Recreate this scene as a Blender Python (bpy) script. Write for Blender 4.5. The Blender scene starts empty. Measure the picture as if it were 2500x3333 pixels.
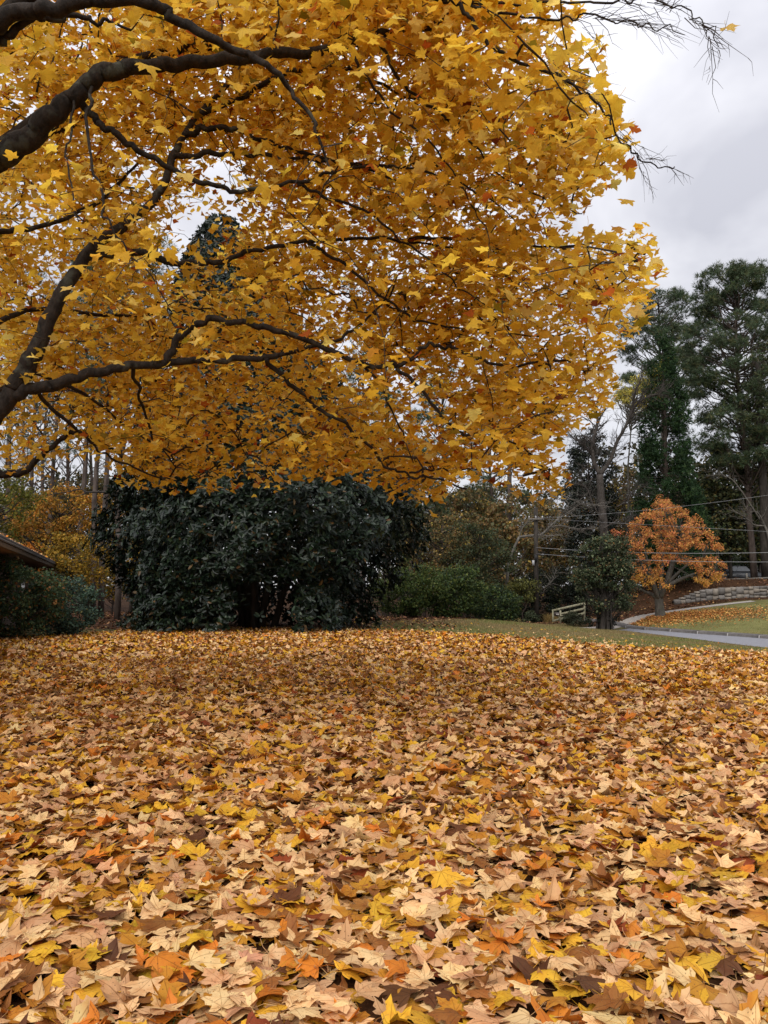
import bpy, math
import numpy as np
from mathutils import Vector
rng = np.random.default_rng(7)
R = math.radians
sc = bpy.context.scene
col = sc.collection

# ------------------------------------------------------------------ camera, sky, sun, exposure
F = 2604.0                       # focal length in photograph pixels (2500 x 3333)
CAM = np.array([0.0, 0.0, 1.5])
PITCH = math.atan(260 / F)
cam_d = bpy.data.cameras.new('camera'); cam = bpy.data.objects.new('camera', cam_d); col.objects.link(cam)
cam.location = CAM; cam.rotation_euler = (R(90) + PITCH, 0, 0)
cam_d.sensor_fit = 'VERTICAL'; cam_d.angle = 2 * math.atan(1666.5 / F)
cam_d.clip_start = 0.05; cam_d.clip_end = 2000
sc.camera = cam

SUN_EL, SUN_AZ = R(44), R(196)
world = bpy.data.worlds.new('World'); sc.world = world; world.use_nodes = True
nt = world.node_tree; N = nt.nodes; L = nt.links; N.clear()
o_ = N.new('ShaderNodeOutputWorld'); bg = N.new('ShaderNodeBackground'); L.new(bg.outputs[0], o_.inputs[0])
sky = N.new('ShaderNodeTexSky'); sky.sky_type = 'NISHITA'; sky.sun_disc = False
sky.sun_elevation = SUN_EL; sky.sun_rotation = SUN_AZ
skys = N.new('ShaderNodeVectorMath'); skys.operation = 'SCALE'; skys.inputs['Scale'].default_value = 0.10
L.new(sky.outputs[0], skys.inputs[0])
tc = N.new('ShaderNodeTexCoord'); sep = N.new('ShaderNodeSeparateXYZ'); L.new(tc.outputs['Generated'], sep.inputs[0])
zz = N.new('ShaderNodeMath'); zz.operation = 'MAXIMUM'; zz.inputs[1].default_value = 0.0; L.new(sep.outputs['Z'], zz.inputs[0])
za = N.new('ShaderNodeMath'); za.operation = 'ADD'; za.inputs[1].default_value = 0.22; L.new(zz.outputs[0], za.inputs[0])
dv = N.new('ShaderNodeVectorMath'); dv.operation = 'DIVIDE'; L.new(tc.outputs['Generated'], dv.inputs[0])
cz = N.new('ShaderNodeCombineXYZ')
for i in range(3): L.new(za.outputs[0], cz.inputs[i])
L.new(cz.outputs[0], dv.inputs[1])
cn = N.new('ShaderNodeTexNoise'); cn.inputs['Scale'].default_value = 1.9; cn.inputs['Detail'].default_value = 5
cn.inputs['Roughness'].default_value = 0.5; cn.inputs['Distortion'].default_value = 0.4
L.new(dv.outputs[0], cn.inputs['Vector'])
cr = N.new('ShaderNodeValToRGB'); L.new(cn.outputs['Fac'], cr.inputs[0])
cr.color_ramp.elements[0].position = 0.38; cr.color_ramp.elements[0].color = (0.435, 0.435, 0.475, 1)
cr.color_ramp.elements[1].position = 0.60; cr.color_ramp.elements[1].color = (0.66, 0.655, 0.685, 1)
# overcast dome: brighter towards the zenith (CIE overcast, softened)
g1 = N.new('ShaderNodeMath'); g1.operation = 'MULTIPLY_ADD'; g1.inputs[1].default_value = 1.3; g1.inputs[2].default_value = 0.87
z2 = N.new('ShaderNodeMath'); z2.operation = 'POWER'; z2.inputs[1].default_value = 2.0; L.new(zz.outputs[0], z2.inputs[0]); L.new(z2.outputs[0], g1.inputs[0])
cl = N.new('ShaderNodeVectorMath'); cl.operation = 'SCALE'; L.new(cr.outputs[0], cl.inputs[0]); L.new(g1.outputs[0], cl.inputs['Scale'])
mx = N.new('ShaderNodeMix'); mx.data_type = 'RGBA'; mx.inputs[0].default_value = 0.90
L.new(skys.outputs[0], mx.inputs[6]); L.new(cl.outputs[0], mx.inputs[7]); L.new(mx.outputs[2], bg.inputs[0])
bg.inputs[1].default_value = 0.95

sun_d = bpy.data.lights.new('sun', 'SUN'); sun = bpy.data.objects.new('sun', sun_d); col.objects.link(sun)
sun_d.energy = 1.5; sun_d.angle = R(50); sun_d.color = (1.0, 0.96, 0.90)
sd = Vector((math.sin(SUN_AZ) * math.cos(SUN_EL), math.cos(SUN_AZ) * math.cos(SUN_EL), math.sin(SUN_EL)))
sun.rotation_euler = sd.to_track_quat('Z', 'Y').to_euler(); sun.location = (0, 0, 30)

sc.view_settings.view_transform = 'Standard'; sc.view_settings.look = 'None'
sc.view_settings.gamma = 1; sc.view_settings.use_curve_mapping = False
sc.view_settings.exposure = 0.62
sc.render.engine = 'CYCLES'
sc.cycles.use_denoising = True
sc.cycles.max_bounces = 9; sc.cycles.diffuse_bounces = 6; sc.cycles.transmission_bounces = 6
sc.cycles.sample_clamp_indirect = 4

# ------------------------------------------------------------------ helpers
def P(px, py, Y):
    """photograph pixel + distance (world Y, metres ahead) -> world point"""
    cx = (np.asarray(px, float) - 1250) / F; cy = (1666.5 - np.asarray(py, float)) / F
    dy = math.cos(PITCH) - math.sin(PITCH) * cy; dz = math.sin(PITCH) + math.cos(PITCH) * cy
    t = np.asarray(Y, float) / dy
    return np.stack(np.broadcast_arrays(cx * t, dy * t, CAM[2] + dz * t), -1)
def to_px(p):
    d = np.asarray(p, float) - CAM
    f = d[..., 1] * math.cos(PITCH) + d[..., 2] * math.sin(PITCH)
    u = -d[..., 1] * math.sin(PITCH) + d[..., 2] * math.cos(PITCH)
    f = np.where(f > 0.05, f, 0.05)
    return 1250 + F * d[..., 0] / f, 1666.5 - F * u / f, f
def s2l(r, g, b):
    c = np.array([r, g, b], float) / 255
    return np.where(c <= 0.04045, c / 12.92, ((c + 0.055) / 1.055) ** 2.4)

def vnoise(x, y, seed=0):
    """smooth value noise on arrays"""
    x = np.asarray(x, float); y = np.asarray(y, float)
    xi = np.floor(x).astype(np.int64); yi = np.floor(y).astype(np.int64); fx = x - xi; fy = y - yi
    fx = fx * fx * (3 - 2 * fx); fy = fy * fy * (3 - 2 * fy)
    def h(a, b):
        n = (a * 374761393 + b * 668265263 + seed * 982451653) & 0x7fffffff
        n = ((n ^ (n >> 13)) * 1274126177) & 0x7fffffff
        return ((n ^ (n >> 16)) & 0xffff) / 65535.0
    return (h(xi, yi) * (1 - fx) + h(xi + 1, yi) * fx) * (1 - fy) + (h(xi, yi + 1) * (1 - fx) + h(xi + 1, yi + 1) * fx) * fy

class MB:
    """collects triangles; build() links them as one mesh object"""
    def __init__(s): s.V = []; s.T = []; s.C = []; s.U = []; s.n = 0
    def add(s, V, T, C=None, U=None):
        V = np.asarray(V, float).reshape(-1, 3); T = np.asarray(T, np.int64).reshape(-1, 3)
        s.V.append(V); s.T.append(T + s.n); s.n += len(V)
        if C is None: C = np.tile([0.5, 0.5, 0.5, 0.5], (len(V), 1))
        C = np.asarray(C, float)
        if C.ndim == 1: C = np.tile(C, (len(V), 1))
        s.C.append(C)
        s.U.append(np.zeros((len(V), 2)) if U is None else np.asarray(U, float))
        return s
    def box(s, lo, hi, C=None, rot=0, about=None):
        x0, y0, z0 = lo; x1, y1, z1 = hi
        V = np.array([[x0, y0, z0], [x1, y0, z0], [x1, y1, z0], [x0, y1, z0], [x0, y0, z1], [x1, y0, z1], [x1, y1, z1], [x0, y1, z1]], float)
        T = [[0, 2, 1], [0, 3, 2], [4, 5, 6], [4, 6, 7], [0, 1, 5], [0, 5, 4], [1, 2, 6], [1, 6, 5], [2, 3, 7], [2, 7, 6], [3, 0, 4], [3, 4, 7]]
        return s.add(V, T, C)
    def beam(s, a, b, w, h, C=None):
        """square beam from a to b, h vertical-ish, w sideways"""
        a = np.asarray(a, float); b = np.asarray(b, float); d = (b - a) / np.linalg.norm(b - a)
        up = np.array([0, 0, 1.0]) if abs(d[2]) < 0.9 else np.array([0, 1.0, 0])
        sd = np.cross(d, up); sd /= np.linalg.norm(sd); up = np.cross(sd, d)
        q = [(-w / 2, -h / 2), (w / 2, -h / 2), (w / 2, h / 2), (-w / 2, h / 2)]
        V = [p + sd * i + up * j for p in (a, b) for i, j in q]
        T = [[0, 1, 2], [0, 2, 3], [4, 6, 5], [4, 7, 6]]
        for i in range(4):
            j = (i + 1) % 4; T += [[i, i + 4, j + 4], [i, j + 4, j]]
        return s.add(V, T, C)
    def tube(s, pts, rad, k=6, C=None, cap=True):
        pts = np.asarray(pts, float); n = len(pts); rad = np.broadcast_to(np.asarray(rad, float), (n,))
        tg = np.gradient(pts, axis=0); tg /= np.linalg.norm(tg, axis=1)[:, None] + 1e-12
        a = np.array([0, 0, 1.0]) if abs(tg[0][2]) < 0.9 else np.array([1.0, 0, 0])
        nn = np.cross(tg[0], a); nn /= np.linalg.norm(nn)
        ns = [nn]
        for i in range(1, n):
            nn = nn - tg[i] * nn.dot(tg[i]); nn /= np.linalg.norm(nn) + 1e-12; ns.append(nn)
        ns = np.array(ns); bs = np.cross(tg, ns)
        th = np.linspace(0, 2 * np.pi, k, endpoint=False)
        V = pts[:, None, :] + rad[:, None, None] * (np.cos(th)[None, :, None] * ns[:, None, :] + np.sin(th)[None, :, None] * bs[:, None, :])
        V = V.reshape(-1, 3)
        i = np.arange(n - 1)[:, None] * k; j = np.arange(k)[None, :]; j2 = (j + 1) % k
        T = np.concatenate([np.stack([i + j, i + j2, i + k + j2], -1).reshape(-1, 3), np.stack([i + j, i + k + j2, i + k + j], -1).reshape(-1, 3)])
        if cap:
            V = np.vstack([V, pts[0], pts[-1]]); e = n * k
            T = np.vstack([T, [[e, (q + 1) % k, q] for q in range(k)], [[e + 1, (n - 1) * k + q, (n - 1) * k + (q + 1) % k] for q in range(k)]])
        return s.add(V, T, C)
    def scatter(s, tpl, pos, rot, scale, colr):
        TV, TT, TU = tpl; n = len(pos)
        if n == 0: return s
        sc_ = np.asarray(scale, float)
        V = np.einsum('nij,vj->nvi', rot, TV) * sc_[:, None, None] + pos[:, None, :]
        T = TT[None] + (np.arange(n) * len(TV))[:, None, None]
        C = np.repeat(colr, len(TV), axis=0); U = np.tile(TU, (n, 1))
        return s.add(V.reshape(-1, 3), T.reshape(-1, 3), C, U)
    def mesh(s, name, mat=None, smooth=False):
        V = np.vstack(s.V).astype(np.float32); T = np.vstack(s.T).astype(np.int32)
        me = bpy.data.meshes.new(name)
        me.vertices.add(len(V)); me.vertices.foreach_set('co', V.ravel())
        me.loops.add(T.size); me.loops.foreach_set('vertex_index', T.ravel())
        me.polygons.add(len(T)); me.polygons.foreach_set('loop_start', np.arange(0, T.size, 3, dtype=np.int32))
        me.polygons.foreach_set('loop_total', np.full(len(T), 3, np.int32))
        if smooth: me.polygons.foreach_set('use_smooth', np.ones(len(T), bool))
        me.update(calc_edges=True)
        a = me.color_attributes.new('col', 'FLOAT_COLOR', 'POINT'); a.data.foreach_set('color', np.vstack(s.C).astype(np.float32).ravel())
        uv = me.uv_layers.new(name='UVMap'); uv.data.foreach_set('uv', np.vstack(s.U).astype(np.float32)[T.ravel()].ravel())
        if mat: me.materials.append(mat)
        return me
    def build(s, name, mat, parent=None, smooth=False):
        o = bpy.data.objects.new(name, s.mesh(name, mat, smooth)); col.objects.link(o)
        if parent:
            o.parent = parent; o.location = -np.array(parent.location)   # geometry is in world metres
        return o
def tag(o, label=None, cat=None, group=None, kind=None):
    if label: o['label'] = label
    if cat: o['category'] = cat
    if group: o['group'] = group
    if kind: o['kind'] = kind
    return o
def thing(name, label, cat, loc, group=None):
    o = bpy.data.objects.new(name, None); col.objects.link(o); o.location = tuple(float(v) for v in loc)
    o.empty_display_size = 0.3
    return tag(o, label, cat, group)

def frames(nrm, axis):
    """rotation matrices with columns side, axis, normal"""
    z = nrm / (np.linalg.norm(nrm, axis=1)[:, None] + 1e-9)
    y = axis - z * (axis * z).sum(1)[:, None]; y /= np.linalg.norm(y, axis=1)[:, None] + 1e-9
    return np.stack([np.cross(y, z), y, z], -1)
def rdir(n):
    v = rng.normal(size=(n, 3)); return v / np.linalg.norm(v, axis=1)[:, None]
def catmull(pts, m=6):
    p = np.asarray(pts, float); p = np.vstack([2 * p[0] - p[1], p, 2 * p[-1] - p[-2]]); out = []
    for i in range(1, len(p) - 2):
        t = np.linspace(0, 1, m, endpoint=False)[:, None]
        out.append(0.5 * ((2 * p[i]) + (-p[i - 1] + p[i + 1]) * t + (2 * p[i - 1] - 5 * p[i] + 4 * p[i + 1] - p[i + 2]) * t ** 2 + (-p[i - 1] + 3 * p[i] - 3 * p[i + 1] + p[i + 2]) * t ** 3))
    return np.vstack(out + [p[-2][None]])
def colours(n, pal, w, jit=0.10):
    pal = np.array(pal, float); k = rng.choice(len(pal), n, p=np.array(w, float) / sum(w))
    c = pal[k] * (1 + rng.normal(0, jit, (n, 1))) * (1 + rng.normal(0, jit * 0.35, (n, 3)))
    return np.hstack([np.clip(c, 0.002, 0.9), rng.random((n, 1))]), k

# ------------------------------------------------------------------ materials
def new_mat(name):
    m = bpy.data.materials.new(name); m.use_nodes = True; m.node_tree.nodes.clear()
    return m, m.node_tree.nodes, m.node_tree.links
def nd(N, t, **k):
    n = N.new(t)
    for a, b in k.items(): setattr(n, a, b)
    return n
def mixc(N, L, fac, a, b, mode='MIX'):
    m = N.new('ShaderNodeMix'); m.data_type = 'RGBA'; m.blend_type = mode
    for s, v in ((0, fac), (6, a), (7, b)):
        if hasattr(v, 'is_linked') or isinstance(v, bpy.types.NodeSocket): L.new(v, m.inputs[s])
        else: m.inputs[s].default_value = v if s == 0 else (*v, 1) if len(v) == 3 else v
    return m.outputs[2]
def mth(N, L, op, a, b=None, c=None):
    m = N.new('ShaderNodeMath'); m.operation = op
    for i, v in enumerate((a, b, c)):
        if v is None: continue
        if isinstance(v, bpy.types.NodeSocket): L.new(v, m.inputs[i])
        else: m.inputs[i].default_value = v
    return m.outputs[0]

def leaf_mat(name, transl=0.3, rough=0.6, spots=0.0, veins=0.0, spec=0.3, edge=0.0):
    m, N, L = new_mat(name)
    out = nd(N, 'ShaderNodeOutputMaterial'); at = nd(N, 'ShaderNodeAttribute', attribute_name='col')
    c = at.outputs['Color']; bump_h = None
    if spots or veins:
        uv = nd(N, 'ShaderNodeUVMap'); sp = nd(N, 'ShaderNodeSeparateXYZ'); L.new(uv.outputs[0], sp.inputs[0])
        seed = mth(N, L, 'MULTIPLY', at.outputs['Alpha'], 97.0)
        cb = nd(N, 'ShaderNodeCombineXYZ'); L.new(sp.outputs[0], cb.inputs[0]); L.new(sp.outputs[1], cb.inputs[1]); L.new(seed, cb.inputs[2])
    if spots:
        n1 = nd(N, 'ShaderNodeTexNoise'); n1.inputs['Scale'].default_value = 2.6; n1.inputs['Detail'].default_value = 4; L.new(cb.outputs[0], n1.inputs['Vector'])
        r1 = nd(N, 'ShaderNodeMapRange'); r1.inputs[1].default_value = 0.46; r1.inputs[2].default_value = 0.72; L.new(n1.outputs['Fac'], r1.inputs[0])
        c = mixc(N, L, mth(N, L, 'MULTIPLY', r1.outputs[0], 0.62 * spots), c, mixc(N, L, 1.0, c, (0.66, 0.42, 0.30), 'MULTIPLY'))
        n3 = nd(N, 'ShaderNodeTexNoise'); n3.inputs['Scale'].default_value = 1.3; n3.inputs['Detail'].default_value = 2; L.new(cb.outputs[0], n3.inputs['Vector'])
        r3 = nd(N, 'ShaderNodeMapRange'); r3.inputs[1].default_value = 0.40; r3.inputs[2].default_value = 0.62; L.new(n3.outputs['Fac'], r3.inputs[0])
        c = mixc(N, L, mth(N, L, 'MULTIPLY', r3.outputs[0], 0.35 * spots), c, mixc(N, L, 1.0, c, (1.16, 1.12, 0.95), 'MULTIPLY'))
        v1 = nd(N, 'ShaderNodeTexVoronoi'); v1.inputs['Scale'].default_value = 8.5; L.new(cb.outputs[0], v1.inputs['Vector'])
        s1 = nd(N, 'ShaderNodeMapRange'); s1.inputs[1].default_value = 0.20; s1.inputs[2].default_value = 0.10; L.new(v1.outputs['Distance'], s1.inputs[0])
        c = mixc(N, L, mth(N, L, 'MULTIPLY', s1.outputs[0], 0.75 * spots), c, (0.10, 0.045, 0.02))
    if veins:
        y0 = mth(N, L, 'SUBTRACT', sp.outputs[1], 0.03)
        ang = mth(N, L, 'ARCTAN2', sp.outputs[0], y0)
        rr = mth(N, L, 'SQRT', mth(N, L, 'ADD', mth(N, L, 'POWER', sp.outputs[0], 2.0), mth(N, L, 'POWER', y0, 2.0)))
        k = mth(N, L, 'ROUND', mth(N, L, 'DIVIDE', ang, 0.74))
        dd = mth(N, L, 'MULTIPLY', rr, mth(N, L, 'ABSOLUTE', mth(N, L, 'SUBTRACT', ang, mth(N, L, 'MULTIPLY', k, 0.74))))
        vl = nd(N, 'ShaderNodeMapRange'); vl.inputs[1].default_value = 0.016; vl.inputs[2].default_value = 0.005; L.new(dd, vl.inputs[0])
        c = mixc(N, L, mth(N, L, 'MULTIPLY', vl.outputs[0], veins), c, mixc(N, L, 1.0, c, (0.62, 0.55, 0.48), 'MULTIPLY'))
        # side veins: chevrons leaning along the main ones
        w = nd(N, 'ShaderNodeTexNoise'); w.inputs['Scale'].default_value = 9; w.inputs['Detail'].default_value = 3; L.new(cb.outputs[0], w.inputs['Vector'])
        bump_h = mth(N, L, 'ADD', mth(N, L, 'MULTIPLY', vl.outputs[0], 0.5), w.outputs['Fac'])
    pb = nd(N, 'ShaderNodeBsdfPrincipled'); pb.inputs['Roughness'].default_value = rough
    pb.inputs['Specular IOR Level'].default_value = spec
    L.new(c, pb.inputs['Base Color'])
    if bump_h is not None:
        bp = nd(N, 'ShaderNodeBump'); bp.inputs['Strength'].default_value = 0.5; bp.inputs['Distance'].default_value = 0.006
        L.new(bump_h, bp.inputs['Height']); L.new(bp.outputs[0], pb.inputs['Normal'])
    if transl:
        tr = nd(N, 'ShaderNodeBsdfTranslucent'); L.new(c, tr.inputs['Color'])
        ms = nd(N, 'ShaderNodeMixShader'); ms.inputs[0].default_value = transl
        L.new(pb.outputs[0], ms.inputs[1]); L.new(tr.outputs[0], ms.inputs[2]); L.new(ms.outputs[0], out.inputs[0])
    else: L.new(pb.outputs[0], out.inputs[0])
    return m
def bark_mat(name, a, b, scale=6.0, stretch=0.25, bump=0.6, lichen=None):
    m, N, L = new_mat(name); out = nd(N, 'ShaderNodeOutputMaterial')
    tc = nd(N, 'ShaderNodeTexCoord'); mp = nd(N, 'ShaderNodeMapping'); mp.inputs['Scale'].default_value = (1, 1, stretch); L.new(tc.outputs['Object'], mp.inputs[0])
    n1 = nd(N, 'ShaderNodeTexNoise'); n1.inputs['Scale'].default_value = scale; n1.inputs['Detail'].default_value = 6; n1.inputs['Roughness'].default_value = 0.65; L.new(mp.outputs[0], n1.inputs['Vector'])
    r = nd(N, 'ShaderNodeMapRange'); r.inputs[1].default_value = 0.35; r.inputs[2].default_value = 0.68; L.new(n1.outputs['Fac'], r.inputs[0])
    c = mixc(N, L, r.outputs[0], a, b)
    if lichen:
        n2 = nd(N, 'ShaderNodeTexNoise'); n2.inputs['Scale'].default_value = 5.0; n2.inputs['Detail'].default_value = 4; L.new(tc.outputs['Object'], n2.inputs['Vector'])
        r2 = nd(N, 'ShaderNodeMapRange'); r2.inputs[1].default_value = 0.58; r2.inputs[2].default_value = 0.68; L.new(n2.outputs['Fac'], r2.inputs[0])
        c = mixc(N, L, mth(N, L, 'MULTIPLY', r2.outputs[0], 0.8), c, lichen)
    pb = nd(N, 'ShaderNodeBsdfPrincipled'); pb.inputs['Roughness'].default_value = 0.85; pb.inputs['Specular IOR Level'].default_value = 0.2
    L.new(c, pb.inputs['Base Color'])
    bp = nd(N, 'ShaderNodeBump'); bp.inputs['Strength'].default_value = bump; bp.inputs['Distance'].default_value = 0.03; L.new(n1.outputs['Fac'], bp.inputs['Height']); L.new(bp.outputs[0], pb.inputs['Normal'])
    L.new(pb.outputs[0], out.inputs[0]); return m
def plain_mat(name, a, b, scale=4.0, rough=0.8, bump=0.2, spec=0.3, dist=0.02, detail=5):
    m, N, L = new_mat(name); out = nd(N, 'ShaderNodeOutputMaterial'); tc = nd(N, 'ShaderNodeTexCoord')
    n1 = nd(N, 'ShaderNodeTexNoise'); n1.inputs['Scale'].default_value = scale; n1.inputs['Detail'].default_value = detail; n1.inputs['Roughness'].default_value = 0.65; L.new(tc.outputs['Object'], n1.inputs['Vector'])
    r = nd(N, 'ShaderNodeMapRange'); r.inputs[1].default_value = 0.3; r.inputs[2].default_value = 0.7; L.new(n1.outputs['Fac'], r.inputs[0])
    pb = nd(N, 'ShaderNodeBsdfPrincipled'); pb.inputs['Roughness'].default_value = rough; pb.inputs['Specular IOR Level'].default_value = spec
    L.new(mixc(N, L, r.outputs[0], a, b), pb.inputs['Base Color'])
    bp = nd(N, 'ShaderNodeBump'); bp.inputs['Strength'].default_value = bump; bp.inputs['Distance'].default_value = dist; L.new(n1.outputs['Fac'], bp.inputs['Height']); L.new(bp.outputs[0], pb.inputs['Normal'])
    L.new(pb.outputs[0], out.inputs[0]); return m
def ground_mat(name):
    m, N, L = new_mat(name); out = nd(N, 'ShaderNodeOutputMaterial'); at = nd(N, 'ShaderNodeAttribute', attribute_name='col'); tc = nd(N, 'ShaderNodeTexCoord')
    n1 = nd(N, 'ShaderNodeTexNoise'); n1.inputs['Scale'].default_value = 0.45; n1.inputs['Detail'].default_value = 6; L.new(tc.outputs['Object'], n1.inputs['Vector'])
    n2 = nd(N, 'ShaderNodeTexNoise'); n2.inputs['Scale'].default_value = 14; n2.inputs['Detail'].default_value = 5; n2.inputs['Roughness'].default_value = 0.75; L.new(tc.outputs['Object'], n2.inputs['Vector'])
    r1 = nd(N, 'ShaderNodeMapRange'); r1.inputs[1].default_value = 0.3; r1.inputs[2].default_value = 0.7; r1.inputs[3].default_value = 0.72; r1.inputs[4].default_value = 1.25; L.new(n1.outputs['Fac'], r1.inputs[0])
    r2 = nd(N, 'ShaderNodeMapRange'); r2.inputs[1].default_value = 0.3; r2.inputs[2].default_value = 0.7; r2.inputs[3].default_value = 0.65; r2.inputs[4].default_value = 1.35; L.new(n2.outputs['Fac'], r2.inputs[0])
    v = nd(N, 'ShaderNodeVectorMath', operation='SCALE'); L.new(at.outputs['Color'], v.inputs[0]); L.new(mth(N, L, 'MULTIPLY', r1.outputs[0], r2.outputs[0]), v.inputs['Scale'])
    pb = nd(N, 'ShaderNodeBsdfPrincipled'); pb.inputs['Roughness'].default_value = 0.95; pb.inputs['Specular IOR Level'].default_value = 0.1
    L.new(v.outputs[0], pb.inputs['Base Color'])
    bp = nd(N, 'ShaderNodeBump'); bp.inputs['Strength'].default_value = 0.7; bp.inputs['Distance'].default_value = 0.05; L.new(n2.outputs['Fac'], bp.inputs['Height']); L.new(bp.outputs[0], pb.inputs['Normal'])
    L.new(pb.outputs[0], out.inputs[0]); return m

M_GROUND = ground_mat('ground_mix')
M_FALLEN = leaf_mat('fallen_leaf', 0.12, 0.62, 1.0, 0.8, 0.22)
M_FALLEN_FAR = leaf_mat('fallen_leaf_far', 0.10, 0.7, 0.8, 0.0, 0.15)
M_MAPLE = leaf_mat('maple_leaf', 0.62, 0.6, 0.2, 0.35, 0.2)
M_LEAF = leaf_mat('tree_leaf', 0.35, 0.6, 0.0, 0.0, 0.2)
M_MAG = leaf_mat('magnolia_leaf', 0.05, 0.36, 0.0, 0.0, 0.28)
M_NEEDLE = leaf_mat('pine_needle', 0.15, 0.6, 0.0, 0.0, 0.2)
M_GRASS = leaf_mat('grass_blade', 0.25, 0.6, 0.0, 0.0, 0.2)
M_BARK = bark_mat('maple_bark', (0.014, 0.011, 0.009), (0.048, 0.037, 0.030), 16, 0.6, 1.0, (0.085, 0.088, 0.07))
M_TWIG = bark_mat('twig_bark', (0.028, 0.020, 0.016), (0.07, 0.054, 0.044), 12, 0.5, 0.3)
M_PALEBARK = bark_mat('pale_bark', (0.07, 0.062, 0.052), (0.17, 0.155, 0.135), 7, 0.4, 0.5)
M_PINEBARK = bark_mat('pine_bark', (0.05, 0.037, 0.03), (0.13, 0.10, 0.085), 5, 0.3, 0.8)
M_DARKBARK = bark_mat('dark_bark', (0.02, 0.017, 0.014), (0.06, 0.05, 0.042), 6, 0.3, 0.7)
M_GBARK2 = bark_mat('grey_brown_bark', (0.035, 0.029, 0.025), (0.085, 0.073, 0.064), 6, 0.4, 0.6)
M_GREYBARK = bark_mat('grey_bark', (0.055, 0.050, 0.042), (0.125, 0.115, 0.098), 6, 0.4, 0.6, (0.10, 0.11, 0.075))

# ------------------------------------------------------------------ terrain
def gp(px, py, Y):
    p = P(px, py, Y); return (float(p[0]), float(p[1]), float(p[2]))
CTRL = [(x, y, 0.0) for x in (-30, -14, -4, 4, 10) for y in (-25, -8, 4, 12, 18)] + [(18, 4, -.3), (19, -12, -.3), (24, 15, -.35), (30, 0, -.2)]
CTRL += [(-22, 28, 0), (-12, 27, 0), (-5, 31, 0), (2, 30, 0), (6, 26, -.04), (-8, 45, .1), (-22, 45, .1), (-30, 80, .4), (-5, 80, .2), (15, 85, .3), (-60, 60, .4), (-60, 0, .2)]
CTRL += [gp(1330, 2012, 42), gp(1500, 2012, 43), gp(1620, 2020, 45), gp(1745, 2030, 50), gp(1820, 2029, 50), gp(1960, 2050, 41), gp(1880, 2045, 44)]
ROAD_NEAR = [(18.2, -14), (17.0, 8), (15.6, 18), (13.9, 28.0), (12.8, 37.0), (11.6, 42.2), (9.5, 49), (6, 60)]
ROAD_FAR = [(22.6, -14), (21.4, 8), (19.4, 22), (16.4, 34.0), (14.3, 40.0), (13.2, 43.4), (12.0, 51), (9, 62)]
CTRL += [(x, y, -.5) for x, y in ROAD_NEAR[3:6]] + [(x, y, -.5) for x, y in ROAD_FAR[3:6]] + [(9.5, 56, -.9), (6, 64, -.9)]
CTRL += [gp(2140, 2004, 46.5), gp(2300, 1982, 49), gp(2420, 1961, 52), gp(2500, 1963, 50), gp(2500, 2030, 41), gp(2640, 1945, 52), gp(2220, 1966, 54), gp(2500, 1946, 54), gp(2700, 1930, 54)]
CTRL += [gp(2500, 1886, 60), gp(2250, 1890, 60), gp(2050, 1940, 60), gp(1900, 1990, 58), gp(2700, 1880, 60), gp(2400, 1908, 68), gp(2400, 1903, 80), (50, 60, 2.6), (60, 20, 1.0)]
CTRL += [(-200, -60, 0), (200, -60, 0), (-200, 200, 2), (0, 220, 2.), (200, 200, 4)]
CT = np.array(CTRL)
def _tps(r2): return 0.5 * r2 * np.log(r2 + 1e-9)
_n = len(CT)
_A = np.zeros((_n + 3, _n + 3)); _d2 = ((CT[:, None, :2] - CT[None, :, :2]) ** 2).sum(-1)
_A[:_n, :_n] = _tps(_d2) + np.eye(_n) * 2.0; _A[:_n, _n] = 1; _A[:_n, _n + 1:] = CT[:, :2]; _A[_n, :_n] = 1; _A[_n + 1:, :_n] = CT[:, :2].T
_W = np.linalg.solve(_A, np.concatenate([CT[:, 2], [0, 0, 0]]))
def gz(x, y):
    x = np.asarray(x, float); y = np.asarray(y, float); sh = np.broadcast(x, y).shape
    q = np.stack(np.broadcast_arrays(x, y), -1).reshape(-1, 2); out = np.empty(len(q))
    for i in range(0, len(q), 20000):
        b = q[i:i + 20000]; out[i:i + 20000] = _tps(((b[:, None] - CT[None, :, :2]) ** 2).sum(-1)) @ _W[:_n] + _W[_n] + b @ _W[_n + 1:]
    out += 0.035 * (vnoise(q[:, 0] * 0.35, q[:, 1] * 0.35, 3) - 0.5) * (np.hypot(q[:, 0], q[:, 1]) < 120)
    return out.reshape(sh)
def G(x, y, dz=0.0): return np.array([x, y, float(gz(x, y)) + dz])

def edge_dist(x, y, poly):
    """x of a boundary polyline (x, y) interpolated at y"""
    a = np.array(poly); return np.interp(y, a[:, 1], a[:, 0])
CARPET = [(-40, 26.5), (-13, 27.0), (-9.8, 30.0), (-6, 32.0), (-2, 31.8), (0, 31.0), (2.4, 29.0), (4.6, 25.6), (6.4, 22.5), (8.5, 20.0), (10.5, 18.2), (14, 15.5), (40, 13)]
def carpet_edge(x): a = np.array(CARPET); return np.interp(x, a[:, 0], a[:, 1])
def carpet_prob(x, y):
    e = carpet_edge(x) + 2.2 * (vnoise(x * 0.5, y * 0.35, 11) - 0.5) + 0.9 * (vnoise(x * 1.7, y * 1.3, 12) - 0.5)
    return np.clip((e - y) / 1.3 + 0.5, 0, 1)

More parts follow.
